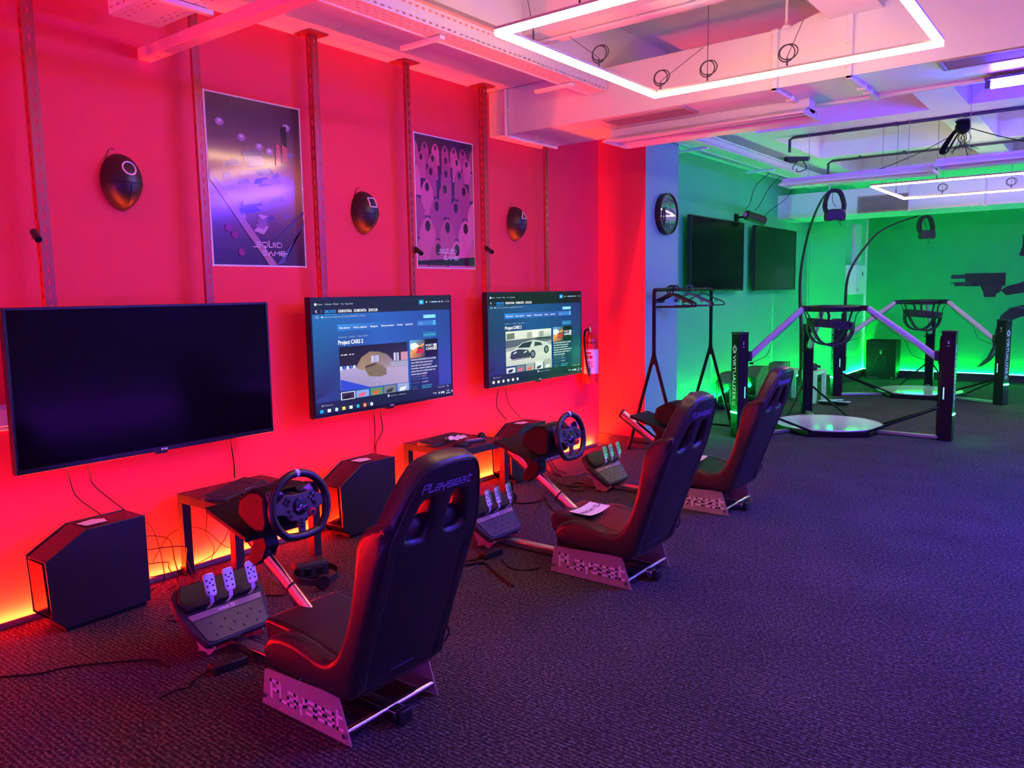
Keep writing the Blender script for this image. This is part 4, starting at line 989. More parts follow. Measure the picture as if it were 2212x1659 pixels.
cable('black cable running from the second table leg to the middle post', [(.644, 4.526), (.751, 4.508), (.833, 4.631), (.791, 4.742), (.734, 4.848)], .006)
cable('cable with splayed ends on the carpet under the middle steering wheel', [(.977, 4.382), (.885, 4.576), (.80, 4.76), (.92, 4.62), (1.084, 4.476)], .0045)
cable('cable curving away from the back of the third computer tower', [(.175, 5.671), (.395, 5.438), (.554, 5.366), (.699, 5.131), (.745, 5.006)])
cable('coiled cable loop on the carpet behind the middle seat', [(.768, 5.124), (.748, 5.272), (.868, 5.244), (.925, 5.076), (.833, 5.064), (.77, 5.11)])
cable('reddish cable loop nearest the red pillar', [(.517, 5.4), (.594, 5.51), (.606, 5.638), (.77, 5.568), (.823, 5.46), (.708, 5.498)], .0045, m_redcable)
cable('reddish cable leading to the rear pedals', [(.797, 5.196), (.886, 5.256), (.979, 5.266), (1.05, 5.17), (1.09, 5.11)], .0045, m_redcable)
cable('cable crossing the coil behind the middle seat', [(.257, 5.595), (.578, 5.212, .012), (.759, 5.118, .012), (.838, 5.172)], .004)
cable('thin cable arc on the carpet left of the middle seat base', [(1.395, 3.472), (1.517, 3.392), (1.605, 3.401), (1.653, 3.46), (1.66, 3.48)], .003)
wl = 'television leads on the wall'
cable('left lead hanging from the off television to the leftmost computer', [(.10, 1.665, .74), (.05, 1.70, .66), (.05, 1.73, .56), (.16, 1.79, .472)], .003, group=wl)
cable('right lead hanging from the off television to the leftmost computer', [(.10, 1.77, .74), (.05, 1.80, .66), (.05, 1.823, .593), (.18, 1.90, .472)], .003, group=wl)
cable('lead hanging from the off television onto the side table', [(.10, 2.585, .74), (.03, 2.627, .68), (.02, 2.643, .564), (.03, 2.636, .476)], .004, group=wl)
cable('left lead under the dusty car television', [(.10, 3.72, .77), (.02, 3.774, .70), (.02, 3.776, .591), (.02, 3.759, .40)], .0035, group=wl)
cable('right lead under the dusty car television', [(.10, 3.78, .77), (.02, 3.836, .70), (.02, 3.847, .581), (.02, 3.78, .49), (.02, 3.784, .38)], .0035, group=wl)
cable('left lead under the grey racing car television', [(.10, 5.13, .78), (.02, 5.185, .72), (.02, 5.168, .583), (.10, 5.20, .475)], .0035, group=wl)
cable('right lead under the grey racing car television', [(.10, 5.23, .78), (.02, 5.287, .72), (.02, 5.34, .58), (.10, 5.385, .475)], .003, group=wl)
tl = 'cables under the left side table'
cable('high looping cable behind the left side table legs', [(.03, 2.10, .10), (.035, 2.206, .236), (.035, 2.327, .249), (.035, 2.428, .203), (.035, 2.529, .091), (.03, 2.60, .05)], .003, group=tl)
cable('cable sagging from right to left behind the left side table', [(.03, 2.60, .25), (.03, 2.561, .142), (.035, 2.508, .09), (.035, 2.456, .048), (.04, 2.323, .02)], .003, group=tl)
cable('cable dropping straight behind the middle of the left side table', [(.03, 2.452, .41), (.03, 2.437, .239), (.03, 2.428, .192), (.03, 2.461, .118), (.03, 2.475, .078), (.04, 2.443, .016)], .0028, group=tl)
rn = random.Random(5)
for i, lb in enumerate(('topmost cable of the tangle behind the leftmost computer', 'second cable down in the tangle behind the leftmost computer', 'middle cable of the tangle behind the leftmost computer', 'low cable of the tangle behind the leftmost computer', 'bottom cable of the tangle behind the leftmost computer')):
    z0 = .36-.055*i; y1 = 2.06+.035*((i*2) % 5)
    cable(lb, [(.22+.02*i, 1.935, z0), (.20, 1.99, z0+.03-.02*i), (.15+.02*i, y1, z0-.05), (.12, y1+.05, .14-.02*i), (.10+.03*i, y1+.06, .008), (.16+.07*i, y1-.05, .006)], .0032, group='cable tangle behind the leftmost computer')
for i, lb in enumerate(('near lead behind the third computer tower', 'far lead behind the third computer tower')):
    cable(lb, [(.25, 5.41, .22-.06*i), (.23+.03*i, 5.52, .16), (.30+.04*i, 5.56, .03), (.36, 5.50+.06*i, .007), (.50, 5.42+.08*i, .006)], .003, group='leads behind the third computer')
# ------------------------------------------------------------------ clothes rack and hangers
t = thing('clothes_rack', 'black tubular clothes rack in front of the pillar', 'clothes rack', (.68, 7.4, 0))
ya, yb, zb = -.68, .67, 1.553
q = B(); q.tube(smoothpts([(.01, ya, .93), (.01, ya, 1.2), (.01, ya, 1.48), (.01, ya+.012, 1.535), (.01, ya+.07, zb), (0, 0, zb), (-.01, yb-.07, zb), (-.01, yb-.012, 1.535), (-.01, yb, 1.48), (-.01, yb, 1.2), (-.01, yb, .93)], 6), .018, 12); q.build('rail', m_blackmet, t)
for y, s in ((ya, .01), (yb, -.01)):
    for d in (-1, 1):
        q = B(); q.tube(smoothpts([(s, y, 1.0), (s+d*.006, y, .93), (s+d*.028, y, .85), (s+d*.275, y, .0)], 5), .017, 12); q.build('leg', m_blackmet, t)
    q = B(); q.prism([(s-.028, .85), (s+.028, .85), (s+.008, .96), (s-.008, .96)], -y-.015, -y+.015, XZ); q.build('gusset', m_blackmet, t, bevel=.004)
    q = B(); q.cyl((s-.25, y, .085), (s+.25, y, .085), .012, n=12); q.build('brace', m_blackmet, t)
m_hangp = mat('violet_plastic', (.09, .05, .14), .4)
def hanger(y, label, m, r=.008, w=.21, tilt=0.):
    t = thing('clothes_hanger', label, 'hanger', (.678, y, zb+.018), tilt, 'hangers on the clothes rack')
    q = B(); q.tube(smoothpts([(.033, 0, -.035), (.038, 0, -.008), (.02, 0, .017), (-.006, 0, .019), (-.028, 0, .004), (-.033, 0, -.025), (-.02, 0, -.054), (0, 0, -.068)]), r*.7, 6); q.build('hook', m, t)
    q = B(); q.tube(smoothpts([(0, 0, -.063), (.09, 0, -.098), (w-.01, 0, -.145), (w+.01, 0, -.165), (w-.01, 0, -.183), (0, 0, -.185), (-w+.01, 0, -.183), (-w-.01, 0, -.165), (-w+.01, 0, -.145), (-.09, 0, -.098)], 5, True), r, 8, closed=True)
    for s in (-1, 1): q.tube(smoothpts([(s*.12, 0, -.112), (s*.125, 0, -.135), (s*.145, 0, -.14), (s*.15, 0, -.125)]), r*.6, 6)
    q.build('bar', m, t)
hanger(7.08, 'nearest black hanger on the clothes rack', m_black, .010, tilt=.08)
hanger(7.13, 'second nearest black hanger on the clothes rack', m_black, .010, tilt=-.05)
hanger(7.19, 'third nearest black hanger on the clothes rack', m_black, .010)
hanger(7.50, 'violet hanger in the middle of the clothes rack', m_hangp, .010, tilt=.1)
hanger(7.56, 'thin black hanger right behind the violet one', m_black, .006, tilt=.3)
hanger(7.85, 'thin black hanger at the far end of the clothes rack', m_black, .006, tilt=.15)

# ------------------------------------------------------------------ wall clock
m_dial = mat('mirror_clock_glass', (.25, .24, .25), .03, var=.02, coat=1., metal=.75)
t = thing('wall_clock', 'round clock with a deep black rim and shiny glass on the pillar', 'clock', (.527, 7.235, 2.298))
AX = frame((0, 0, 0), (0, 1, 0), (0, 0, 1))
q = B(); q.lathe([(.17, 0), (.2, 0), (.203, .03), (.2, .062), (.188, .062), (.186, .05)], 56, AX, caps=False); q.build('rim', m_black, t)
q = B(); q.lathe([(0, .044), (.186, .044), (.186, .052), (.12, .0555), (0, .057)], 56, AX, caps=False); q.build('dial', m_dial, t)
c = Canvas(AX @ T(0, 0, .0585), .0002)
for h, a, w_ in ((.10, 118, .009), (.14, -78, .006)): c.stroke([(-.02*cos(R(a)), -.02*sin(R(a))), (h*cos(R(a)), h*sin(R(a)))], w_, '#d8d0d8')
c.disc(0, 0, .008, '#d8d0d8'); c.build('hands', paintmat('clock_hands', 0, .4), t)

# ------------------------------------------------------------------ projector on the pale wall
t = thing('projector', 'small black cylindrical projector with a pink reflection painted into its lens above the two dark screens', 'projector', (0, 10.38, 2.50))
d = V((.45, .72, -.22)).normalized(); a = V((.17, -.07, .02))
q = B(); q.cyl(a, a+d*.30, .062, n=28); q.build('housing', m_matte, t, bevel=.006)
q = B(); q.cyl(a-d*.012, a+d*.001, .052, n=28); q.build('lens_ring', m_black, t)
q = B(); q.lathe([(0, .006), (.026, .003), (.036, 0)], 24, frame(a-d*.012, V((-d.y, d.x, 0)), (0, 0, 1)) @ Matrix.Rotation(0, 4, 'Z'), caps=False); q.ball(a-d*.011, .034, .034, .034, 16, 10); q.build('lens', mat('pink_lens_reflection', (.75, .12, .55), .08, coat=1.), t)  # pink base colour paints in the reflection seen in the glass
q = B(); q.box(0, -.05, -.05, .02, .05, .05); q.cyl((.0, 0, 0), a+d*.06, .014, n=10); q.build('wall_arm', m_blackmet, t)

# ------------------------------------------------------------------ omnidirectional treadmills
def treadmill(label, cx, cy, a0, boom, cyl_m, group):
    t = thing('vr_treadmill', label, 'treadmill', (cx, cy, 0), 0, group); RP = 1.165
    q = B(); q.lathe([(0, .055), (.52, .055), (.548, .062), (.552, .072), (.54, .076), (.50, .070), (0, .068)], 64, caps=False); q.build('disc', m_disc, t)
    hx = [(.60*cos(R(a0+30+60*i)), .60*sin(R(a0+30+60*i))) for i in range(6)]
    q = B(); q.prism(hx, .006, .056); q.build('base_plate', m_blackmet, t, bevel=.004)
    rz = 1.335
    q = B(); q.tube([(.31*cos(R(a0+30*i+15)), .31*sin(R(a0+30*i+15)), rz) for i in range(12)], .021, 10, closed=True); q.tube([(.31*cos(R(a0+30*i+15)), .31*sin(R(a0+30*i+15)), rz-.028) for i in range(12)], .014, 8, closed=True)
    for i in range(3):
        a = R(a0+120*i); ca, sa = cos(a), sin(a)
        q.box(-.035, -.05, -.035, .075, .05, .02, T(.31*ca, .31*sa, rz) @ Matrix.Rotation(a, 4, 'Z'))
    q.build('waist_ring', m_black, t, bevel=.003)
    for i in range(3):
        a = R(a0+120*i); Mp = Matrix.Rotation(a, 4, 'Z') @ T(RP, 0, 0)
        q = B(); q.box(-.062, -.06, .004, .062, .06, 1.085, Mp); p = q.build('pillar', m_blackmet, t, bevel=.004)
        q = B(); q.box(-.066, -.064, 1.085, .066, .064, 1.105, Mp); q.build('pillar_cap', m_black, p, bevel=.003)
        q = B(); q.box(-.082, -.022, .03, -.062, .022, 1.05, Mp)
        for k in range(44): q.box(-.090, -.016, .06+.022*k, -.080, .016, .071+.022*k, Mp)
        q.build('toothed_rail', m_blackmet, p)
        q = B(); q.box(-.125, -.04, .80, -.082, .04, .90, Mp); q.cyl(Mp @ V((-.10, .04, .78)), Mp @ V((-.10, .085, .78)), .012, n=10); q.build('carriage', m_black, p, bevel=.004)
        # lit slot that shines up the printed face, small status lights on the flank
        q = B(); q.box(.060, -.050, .262, .070, .050, .276, Mp); q.build('light_slot', m_greenled, p)
        for s in (-1, 1): q = B(); q.box(-.03, s*.0605-.002, .42, -.018, s*.0605+.002, .54, Mp); q.build('status_light', m_greenpale, p)
        c = Canvas(Mp @ frame((.0625, 0, 0), (0, 1, 0), (0, 0, 1)), .0002)
        c.M = c.M @ T(-.004, .93, 0) @ Matrix.Rotation(R(-90), 4, 'Z')
        c.ring(0, 0, .026, .034, '#e8e8ee', 20); c.ring(0, 0, .015, .021, '#e8e8ee', 16); c.poly([(-.048, 0), (-.034, -.010), (-.034, .010)], '#e8e8ee'); c.poly([(.034, -.026), (.040, -.030), (.040, .030), (.034, .026)], '#e8e8ee')
        c.text('VIRTUALIZER', .062, -.026, .072, '#f0f0f4', width=.47, bold=.012)
        c.text('ELITE 2', .545, .004, .026, '#f0f0f4', width=.045, bold=.02)
        c.stroke([(.548, -.024), (.588, -.024)], .005, '#f0f0f4'); c.stroke([(.548, -.012), (.588, -.012)], .005, '#f0f0f4')
        c.build('lettering', paintmat('pillar_print', 0, .5), p)
        for s in (-1, 1):
            c = Canvas(Mp @ frame((0, s*.0606, 0), (s, 0, 0) if s < 0 else (-1, 0, 0), (0, 0, 1)), .0002)
            if s < 0: c.M = Mp @ frame((0, -.0606, 0), (1, 0, 0), (0, 0, 1))
            c.disc(0, .985, .008, '#d8dce8', 12); c.rect(-.014, 1.002, .014, 1.005, '#d8dce8'); c.rect(-.014, .955, .014, .957, '#c0c4d0'); c.rect(-.010, .949, .010, .951, '#c0c4d0')
            c.build('mark', paintmat('pillar_print', 0, .5), p)
        c = Canvas(Mp @ frame((.0665, 0, 0), (0, 1, 0), (0, 0, 1)), .0002); c.text('CYBERITH', 0, 1.091, .010, '#d8dce8', 'CENTER', width=.055); c.build('cap_mark', paintmat('pillar_print', 0, .5), p)
        # arm with foam sleeve, floor rail, braces
        ca, sa = cos(a), sin(a); A = V((ca*(RP-.11), sa*(RP-.11), .84)); Bq = V((ca*.37, sa*.37, rz-.005)); d = Bq-A
        q = B(); q.cyl(A, Bq, .013, n=10); ar = q.build('arm', m_blackmet, t)
        q = B(); q.tube([A+d*.02+(V((0, 0, -.008))), A+d*.35, A+d*.7, A+d*.985], .033, 14); q.build('foam_sleeve', m_sleeve, ar)
        q = B(); q.tube(smoothpts([A+d*.95-V((0, 0, .04)), A+d*.7-V((0, 0, .055)), A+d*.45-V((0, 0, .06)), A+d*.38-V((0, 0, .12)), A+d*.30-V((0, 0, .15)), A+d*.0-V((0, 0, .07))]), .0028, 5); q.build('arm_cable', m_rubber, ar)
        q = B(); q.box(.52, -.028, .008, RP-.06, .028, .04, Matrix.Rotation(a, 4, 'Z')); q.build('floor_rail', m_steelrail, t, bevel=.003)
        for s in (-1, 1):
            P0 = Matrix.Rotation(a, 4, 'Z') @ V((RP-.05, s*.062, .335)); P1 = Matrix.Rotation(a, 4, 'Z') @ V((.50, s*.33, .062))
            q = B(); q.cyl(P0, P1, .0125, n=10); q.build('brace', m_blackmet, t)
    # harness hanging inside the ring
    q = B(); n = 28
    q.tube([(.235*cos(2*pi*k/n), .235*sin(2*pi*k/n), 1.155+.028*cos(2*pi*k/n+2.4)) for k in range(n)], 0, closed=True, flat=(.085, .022), up=(0, 0, 1)); q.build('waist_belt', m_cloth, t, bevel=.004)
    ex, ey = V((.79, .61, 0)), V((-.61, .79, 0))
    for s in (-1, 1):
        q = B(); q.tube(smoothpts([ex*a_+ey*(s*b_)+V((0, 0, z_)) for a_, b_, z_ in ((-.225, .05, 1.15), (-.20, .09, 1.06), (-.13, .10, .965), (0, .09, .925), (.13, .10, .965), (.20, .09, 1.06), (.225, .05, 1.15))], 5), 0, flat=(.06, .02), up=(ey.x, ey.y, .01)); q.build('leg_loop', m_cloth, t)
    for k in range(7):
        ang = R(a0+25+360*k/7); q = B(); q.tube([(.30*cos(ang), .30*sin(ang), rz-.03), (.262*cos(ang+.05), .262*sin(ang+.05), 1.25), (.245*cos(ang), .245*sin(ang), 1.16)], 0, flat=(.026, .005), up=(-sin(ang), cos(ang), 0)); q.build('hanging_strap', m_cloth, t)
    q = B()
    for k in range(4):
        ang = R(a0+60+95*k); q.box(-.02, -.028, -.018, .02, .028, .018, T(.25*cos(ang), .25*sin(ang), 1.15) @ Matrix.Rotation(ang, 4, 'Z'))
    q.build('buckle', m_black, t, bevel=.003)
    pts = smoothpts([V(p)-V((cx, cy, 0)) for p in boom], 8); nn = len(pts)
    q = B(); q.tube(pts, [.024-.015*i/nn for i in range(nn)], 10); q.build('boom_pole', cyl_m, t)
    q = B(); q.box(-.03, -.03, -.10, .03, .03, .10, T(pts[0].x, pts[0].y, pts[0].z+.12)); q.build('boom_clamp', m_black, t, bevel=.003)
m_greenpale = glow('pale_green_light', (.02, 1., .30), .35)
m_steelrail = mat('bare_steel_rail', (.42, .41, .43), .35, metal=.8)
def boomline(A, Bp, pts):
    A = V((*A, 0)); d = (V((*Bp, 0))-A).normalized(); return [A+d*s+V((0, 0, z)) for s, z in pts]
tg = 'virtual reality treadmills'
treadmill('nearer virtual reality treadmill with violet lit sleeves on its arms', 1.68, 8.90, -2, boomline((1.09, 9.92), (1.68, 8.9), [(-.12, .30), (-.16, .9), (-.22, 1.2), (-.30, 1.5), (-.26, 1.80), (-.02, 2.13), (.32, 2.38), (.72, 2.55), (1.08, 2.60)]), m_black, tg)
treadmill('farther virtual reality treadmill with tan sleeves before the end wall', 1.95, 12.40, -26, boomline((.984, 11.81), (1.95, 12.4), [(.09, .35), (.09, .8), (.08, 1.35), (.10, 1.68), (.21, 1.94), (.45, 2.26), (.69, 2.41), (1.02, 2.52)]), m_black, tg)
def hanging_headset(label, x, y, z0, z1, rz):
    t = thing('vr_headset', label, 'headset', (x, y, z0), rz, 'virtual reality headsets hanging over the treadmills'); h = z1-z0
    q = B(); q.solid([[tuple(v[:2]) for v in smoothpts([(-.10, .0, 0), (-.06, -.012, 0), (0, .0, 0), (.06, -.012, 0), (.10, .0, 0), (.105, .06, 0), (.085, .105, 0), (0, .115, 0), (-.085, .105, 0), (-.105, .06, 0)], 3, True)]], .05, .018, frame((0, 0, .0), (1, 0, 0), (0, 0, 1))); q.build('visor', m_matte, t)
    q = B(); q.tube(smoothpts([(-.085, .02, .09), (-.098, .04, .17), (-.06, .05, h-.03), (0, .05, h-.005), (.06, .05, h-.03), (.098, .04, .17), (.085, .02, .09)], 6), 0, flat=(.075, .034), up=(0, 1, 0)); q.build('head_strap', m_cloth, t, bevel=.003)
    q = B(); q.lathe([(0, -.014), (.034, -.014), (.04, 0), (.034, .014), (0, .014)], 18, T(-.092, .03, .165) @ Matrix.Rotation(R(90), 4, 'Y')); q.lathe([(0, -.014), (.034, -.014), (.04, 0), (.034, .014), (0, .014)], 18, T(.092, .03, .165) @ Matrix.Rotation(R(90), 4, 'Y')); q.build('ear_pad', m_black, t)
    q = B(); q.tube(smoothpts([(.09, .06, h-.08), (.12, .08, h-.14), (.10, .09, .1), (.07, .1, .02), (.09, .1, -.06)]), .003, 5); q.tube(smoothpts([(-.02, .05, h-.02), (-.02, .03, .2), (.02, .03, .14)]), .003, 5); q.build('cable', m_rubber, t)
hanging_headset('black headset hanging from the boom of the nearer treadmill', 1.69, 8.92, 2.265, 2.585, .5)
hanging_headset('black headset hanging from the boom of the farther treadmill', 1.96, 12.42, 2.21, 2.52, .7)

# ------------------------------------------------------------------ things along the pale wall of the green area
tower('computer tower on the green lit floor nearest the clothes rack', .19, 9.60, .05, None, 'computers in the green area', m_tower2, True)
tower('middle computer tower of the three in the green area', .19, 10.52, .05, None, 'computers in the green area', m_tower2, True)
tower('farthest computer tower of the three in the green area', .22, 11.30, .0, None, 'computers in the green area', m_tower2, True)
side_table(.76, 11.02, 'pale side table glowing green behind the nearer treadmill', m_tabgreen, None, .46, .43)
t = thing('vr_headset', 'dark headset lying on the pale side table in the green area', 'headset', (.86, 10.98, .43), .4)
q = B(); q.box(-.08, -.05, .002, .08, .05, .095); q.build('visor', m_matte, t, bevel=.022, seg=4)
q = B(); q.tube(smoothpts([(-.08, .0, .05), (-.13, .08, .04), (-.06, .15, .05), (.06, .15, .05), (.13, .08, .04), (.08, .0, .05)]), 0, flat=(.03, .008), up=(0, 0, 1)); q.build('head_strap', m_cloth, t)
t = thing('cable_coil', 'black and pale blue coiled cables on the carpet behind the nearer treadmill', 'cable', (1.20, 10.85, 0))
q = B(); q.tube([((.17+.02*sin(i*.9))*cos(i*.42), (.12+.02*cos(i*.7))*sin(i*.42), .008+.004*(i//15)) for i in range(75)], .0075, 6); q.build('black_loops', m_rubber, t)
m_pale = mat('pale_blue_cable', (.55, .7, .75), .4)
q = B(); q.tube(smoothpts([(-.16, -.06, .045), (-.05, .05, .05), (.04, -.02, .05), (-.06, -.09, .048), (-.17, -.08, .046)]), .007, 6); q.tube(smoothpts([(0, .10, .05), (.09, .13, .05), (.06, .08, .05), (-.02, .07, .05)]), .007, 6); q.tube(smoothpts([(.04, -.05, .048), (.16, -.06, .048), (.22, -.01, .045), (.17, .03, .045)]), .007, 6); q.build('pale_loops', m_pale, t)
t = thing('cardboard_box', 'large black printed box standing against the end wall', 'box', (1.0, 14.47, 0))
q = B(); q.box(-.235, -.17, 0, .235, .17, .65); q.build('carton', mat('black_printed_card', (.007, .008, .008), .75, spec=.2), t, bevel=.003)
c = Canvas(frame((0, -.1705, 0), (1, 0, 0), (0, 0, 1)), .0003)
for k in range(9): c.rect(-.17+.035*k, .595, -.155+.035*k, .600, '#4a5a52')
c.disc(0, .44, .018, '#7a8a82', ry=.026); c.poly([(-.02, .47), (-.012, .50), (-.004, .475)], '#7a8a82'); c.poly([(.02, .47), (.012, .50), (.004, .475)], '#7a8a82')
c.stroke([(-.03, .39), (-.07, .35), (-.085, .28)], .006, '#3a4640'); c.stroke([(.03, .39), (.07, .35), (.085, .28)], .006, '#3a4640')
for k in range(7): c.stroke([(-.09+.03*k, .47+.01*(k % 3)), (-.09+.03*k, .56)], .0012, '#2a3832')
c.rect(-.21, .012, -.03, .028, '#55625c'); c.rect(.17, .012, .20, .03, '#8a948e'); c.build('print', paintmat('carton_print', 0, .5), t)
t = thing('electrical_box', 'white electrical cabinet on the far corner pillar', 'electrical box', (.601, 13.80, 1.43))
q = B(); q.box(0, -.30, 0, .17, .30, .475); q.build('cabinet', m_offwhite, t, bevel=.004)
q = B(); q.box(.17, -.285, .015, .178, .285, .46); q.build('door', m_offwhite, t, bevel=.003)
q = B(); q.box(.178, .02, .30, .186, .05, .36); q.build('latch', m_black, t)
q = B(); q.prism([(.0, .0), (.05, .0), (.025, .045)], 0, .001, frame((.1785, -.26, .06), (0, 1, 0), (0, 0, 1))); q.build('warning_mark', m_ink, t)

# flat painting on the end wall: dark gun held by plain dark shapes
c = Canvas(frame((0, YB-.0075, 0), (1, 0, 0), (0, 0, 1)), .0002)
dk, md_, lt = '#1c1a24', '#2c2a38', '#4a4a58'
c.poly([(2.64, 1.46), (2.72, 1.52), (2.92, 1.58), (3.10, 1.72), (3.4, 1.95), (3.4, 1.72), (3.16, 1.56), (2.96, 1.42), (2.72, 1.38)], dk); c.poly([(2.94, 1.56), (3.10, 1.68), (3.36, 1.86), (3.36, 1.82), (3.1, 1.62), (2.96, 1.52)], lt)
c.rect(2.14, 1.53, 2.70, 1.735, dk); c.rect(1.94, 1.655, 2.14, 1.72, md_); c.rect(1.99, 1.535, 2.24, 1.60, md_); c.rect(1.94, 1.575, 2.0, 1.59, dk); c.rect(2.12, 1.73, 2.46, 1.742, lt); c.rect(2.18, 1.69, 2.40, 1.70, dk); c.rect(1.96, 1.70, 2.12, 1.706, lt)
c.poly([(2.56, 1.735), (2.70, 1.735), (2.70, 1.53), (2.42, 1.53)], '#171420'); c.poly([(2.36, 1.53), (2.66, 1.53), (2.64, 1.44), (2.58, 1.40), (2.58, 1.355), (2.42, 1.355), (2.40, 1.44)], dk)
for k in range(3): c.stroke([(2.42, 1.50-.035*k), (2.56, 1.505-.035*k)], .012, md_)
c.poly([(2.86, 2.0), (2.90, 2.14), (2.90, 2.3), (2.97, 2.42), (3.1, 2.52), (3.4, 2.6), (3.4, 2.1), (3.06, 2.02), (2.96, 1.97)], dk); c.poly([(2.95, 2.33), (3.06, 2.45), (3.3, 2.52), (3.3, 2.48), (3.08, 2.38)], lt)
c.poly([(3.4, 1.25), (3.0, 1.24), (2.78, 1.18), (2.66, 1.06), (2.60, .82), (2.57, .55), (2.50, .38), (2.36, .22), (2.44, .24), (2.56, .34), (2.66, .5), (2.72, .8), (2.80, .98), (2.95, 1.05), (3.4, .98)], dk)
c.poly([(2.68, 1.04), (2.64, .84), (2.61, .56), (2.55, .40), (2.60, .44), (2.66, .60), (2.69, .86)], lt); c.poly([(2.82, 1.18), (3.0, 1.21), (3.4, 1.22), (3.4, 1.19), (3.0, 1.17)], lt)
tag(c.build('wall_painting', paintmat('wall_painting_print', 0, .5)), 'dark painting of a gun and plain dark shapes on the green end wall', 'mural')

# ------------------------------------------------------------------ cable trays
m_trayb = slotmat('punched_tray_bottom', (.74, .71, .73), 1, 0, .06, .034, [-.045, -.015, .015, .045], .006, .4, .2, nrm=2, flip=1.)
m_trays = slotmat('punched_tray_side', (.74, .71, .73), 1, 2, .05, .025, [.016, .078], .011, .4, .2, nrm=0, flip=0)
m_trayxb = slotmat('punched_branch_bottom', (.74, .71, .73), 0, 1, .06, .03, [-.09, -.06, .06, .09], .007, .4, .2, nrm=2, flip=1.)
m_trayxs = slotmat('punched_branch_side', (.74, .71, .73), 0, 2, .06, .026, [.03], .01, .4, .2, nrm=1)
def tray(label, x0, x1, y0, y1, z, h, group='perforated cable trays', arms=()):
    t = thing('cable_tray', label, 'cable tray', ((x0+x1)/2, y0, z), group=group); w2 = (x1-x0)/2; L = y1-y0
    q = B(); q.box(-w2, 0, 0, w2, L, .002); q.build('bottom', m_trayb, t)
    for s in (-1, 1):
        q = B(); q.box(s*w2-.001, 0, 0, s*w2+.001, L, h); q.build('side', m_trays, t)
    q = B(); q.box(-w2-.012, 0, -.004, -w2, L, .006); q.build('flange', m_offwhite, t)
    for y in arms:
        q = B(); q.box(-w2-.22, y-y0-.02, -.026, w2*.4, y-y0+.02, -.004); q.build('support_arm', m_offwhite, t, bevel=.003)
    return t
tray('long perforated cable tray along the ceiling above the red wall', .985, 1.13, -1.0, 5.12, 2.99, .10, arms=(3.42, 4.75))
tray('perforated cable tray along the ceiling above the green lit screens', .60, .79, 7.0, 11.95, 3.0, .10, arms=(7.80, 9.75))
t = thing('cable_tray', 'short perforated tray crossing the ceiling at the upper left corner', 'cable tray', (.24, 2.10, 2.91), group='perforated cable trays')
q = B(); q.box(0, -.125, 0, .70, .125, .002); q.build('bottom', m_trayxb, t)
for s in (-1, 1):
    q = B(); q.box(0, s*.125-.001, 0, .70, s*.125+.001, .085); q.build('side', m_trayxs, t)
q = B(); q.box(.40, -.35, -.025, .435, .16, -.002); q.build('support_arm', m_offwhite, t, bevel=.003)
t = thing('cable_tray', 'upright perforated tray above the white electrical cabinet', 'cable tray', (.601, 14.03, 1.92), group='perforated cable trays')
q = B(); q.box(.05, -.19, 0, .052, .19, .66); q.build('cover', slotmat('punched_riser', (.74, .72, .74), 2, 1, .06, .035, [-.10, .10], .012, .4, .2, nrm=0, flip=1.), t)
for s in (-1, 1):
    q = B(); q.box(0, s*.19-.001, 0, .052, s*.19+.001, .66); q.build('side', m_offwhite, t)
b = B(); b.box(0, 2.228, 2.80, 2.66, 2.305, 2.86); tag(b.build('cable_duct', mat('pink_painted_duct', (.72, .30, .34), .5), bevel=.006), 'square pink cable duct running from the red wall under the upper left tray', 'cable duct')

# ------------------------------------------------------------------ conduits, vents and unlit lamps
def conduit(label, paths, r=.011, m=None, boxes=()):
    t = thing('conduit', label, 'conduit', (0, 0, 0), group='surface conduits')
    for p in paths: q = B(); q.tube([V(x) for x in p], r, 8); q.build('pipe', m or m_offwhite, t)
    for (x, y, z, sx, sy, sz) in boxes: q = B(); q.box(x-sx, y-sy, z-sz, x+sx, y+sy, z+sz); q.build('clip', m or m_offwhite, t)
conduit('white conduit bent round the left end of the nearer beam', [[(.185, 5.140, 3.16), (.185, 5.140, 2.80), (.20, 5.155, 2.798), (.20, 5.84, 2.798)]], .014, None, [(.185, 5.145, 3.0, .022, .012, .012), (.20, 5.5, 2.801, .02, .012, .012)])
for x, lb in ((2.35, 'left of the two flat conduits down the beam behind the large lamp'), (2.80, 'right of the two flat conduits down the beam behind the large lamp')):
    t = thing('conduit', lb, 'conduit', (x, 5.16, 2.815), group='flat conduits on the nearer beam')
    hz = .36 if x < 2.5 else .46
    q = B(); q.box(-.017, -.022, -.02, .017, -.0005, hz); q.box(-.017, -.022, -.022, .017, .70, -.0005); q.build('channel', m_offwhite, t, bevel=.003)
    for z in (.05, .19, hz-.03): q = B(); q.box(-.026, -.03, z, .02, -.0006, z+.022); q.build('clip', m_offwhite, t, bevel=.002)
    for y in (.27, .42): q = B(); q.box(-.026, y, -.03, .03, y+.02, -.0006); q.build('clip', m_offwhite, t, bevel=.002)
    if x < 2.5:
        q = B(); q.cyl((.075, -.035, .355), (.075, -.035, .70), .009, n=10); q.lathe([(.0, 0), (.03, .0), (.03, .012), (.012, .03), (0, .03)], 18, T(.075, -.035, .34)); q.build('riser', m_offwhite, t)
b = B(); b.box(2.42, 5.78, 2.797, 6.6, 5.82, 2.8145); tag(b.build('lighting_rail', m_offwhite), 'violet lit rail along the back edge of the nearer beam', 'rail')
conduit('pink lit conduit under the ceiling rib above the large lamp', [[(1.07, 4.33, 3.155), (4.4, 4.34, 3.155)]], .010, None, [(x, 4.335, 3.158, .012, .016, .009) for x in (1.4, 1.8, 2.2, 2.6)])
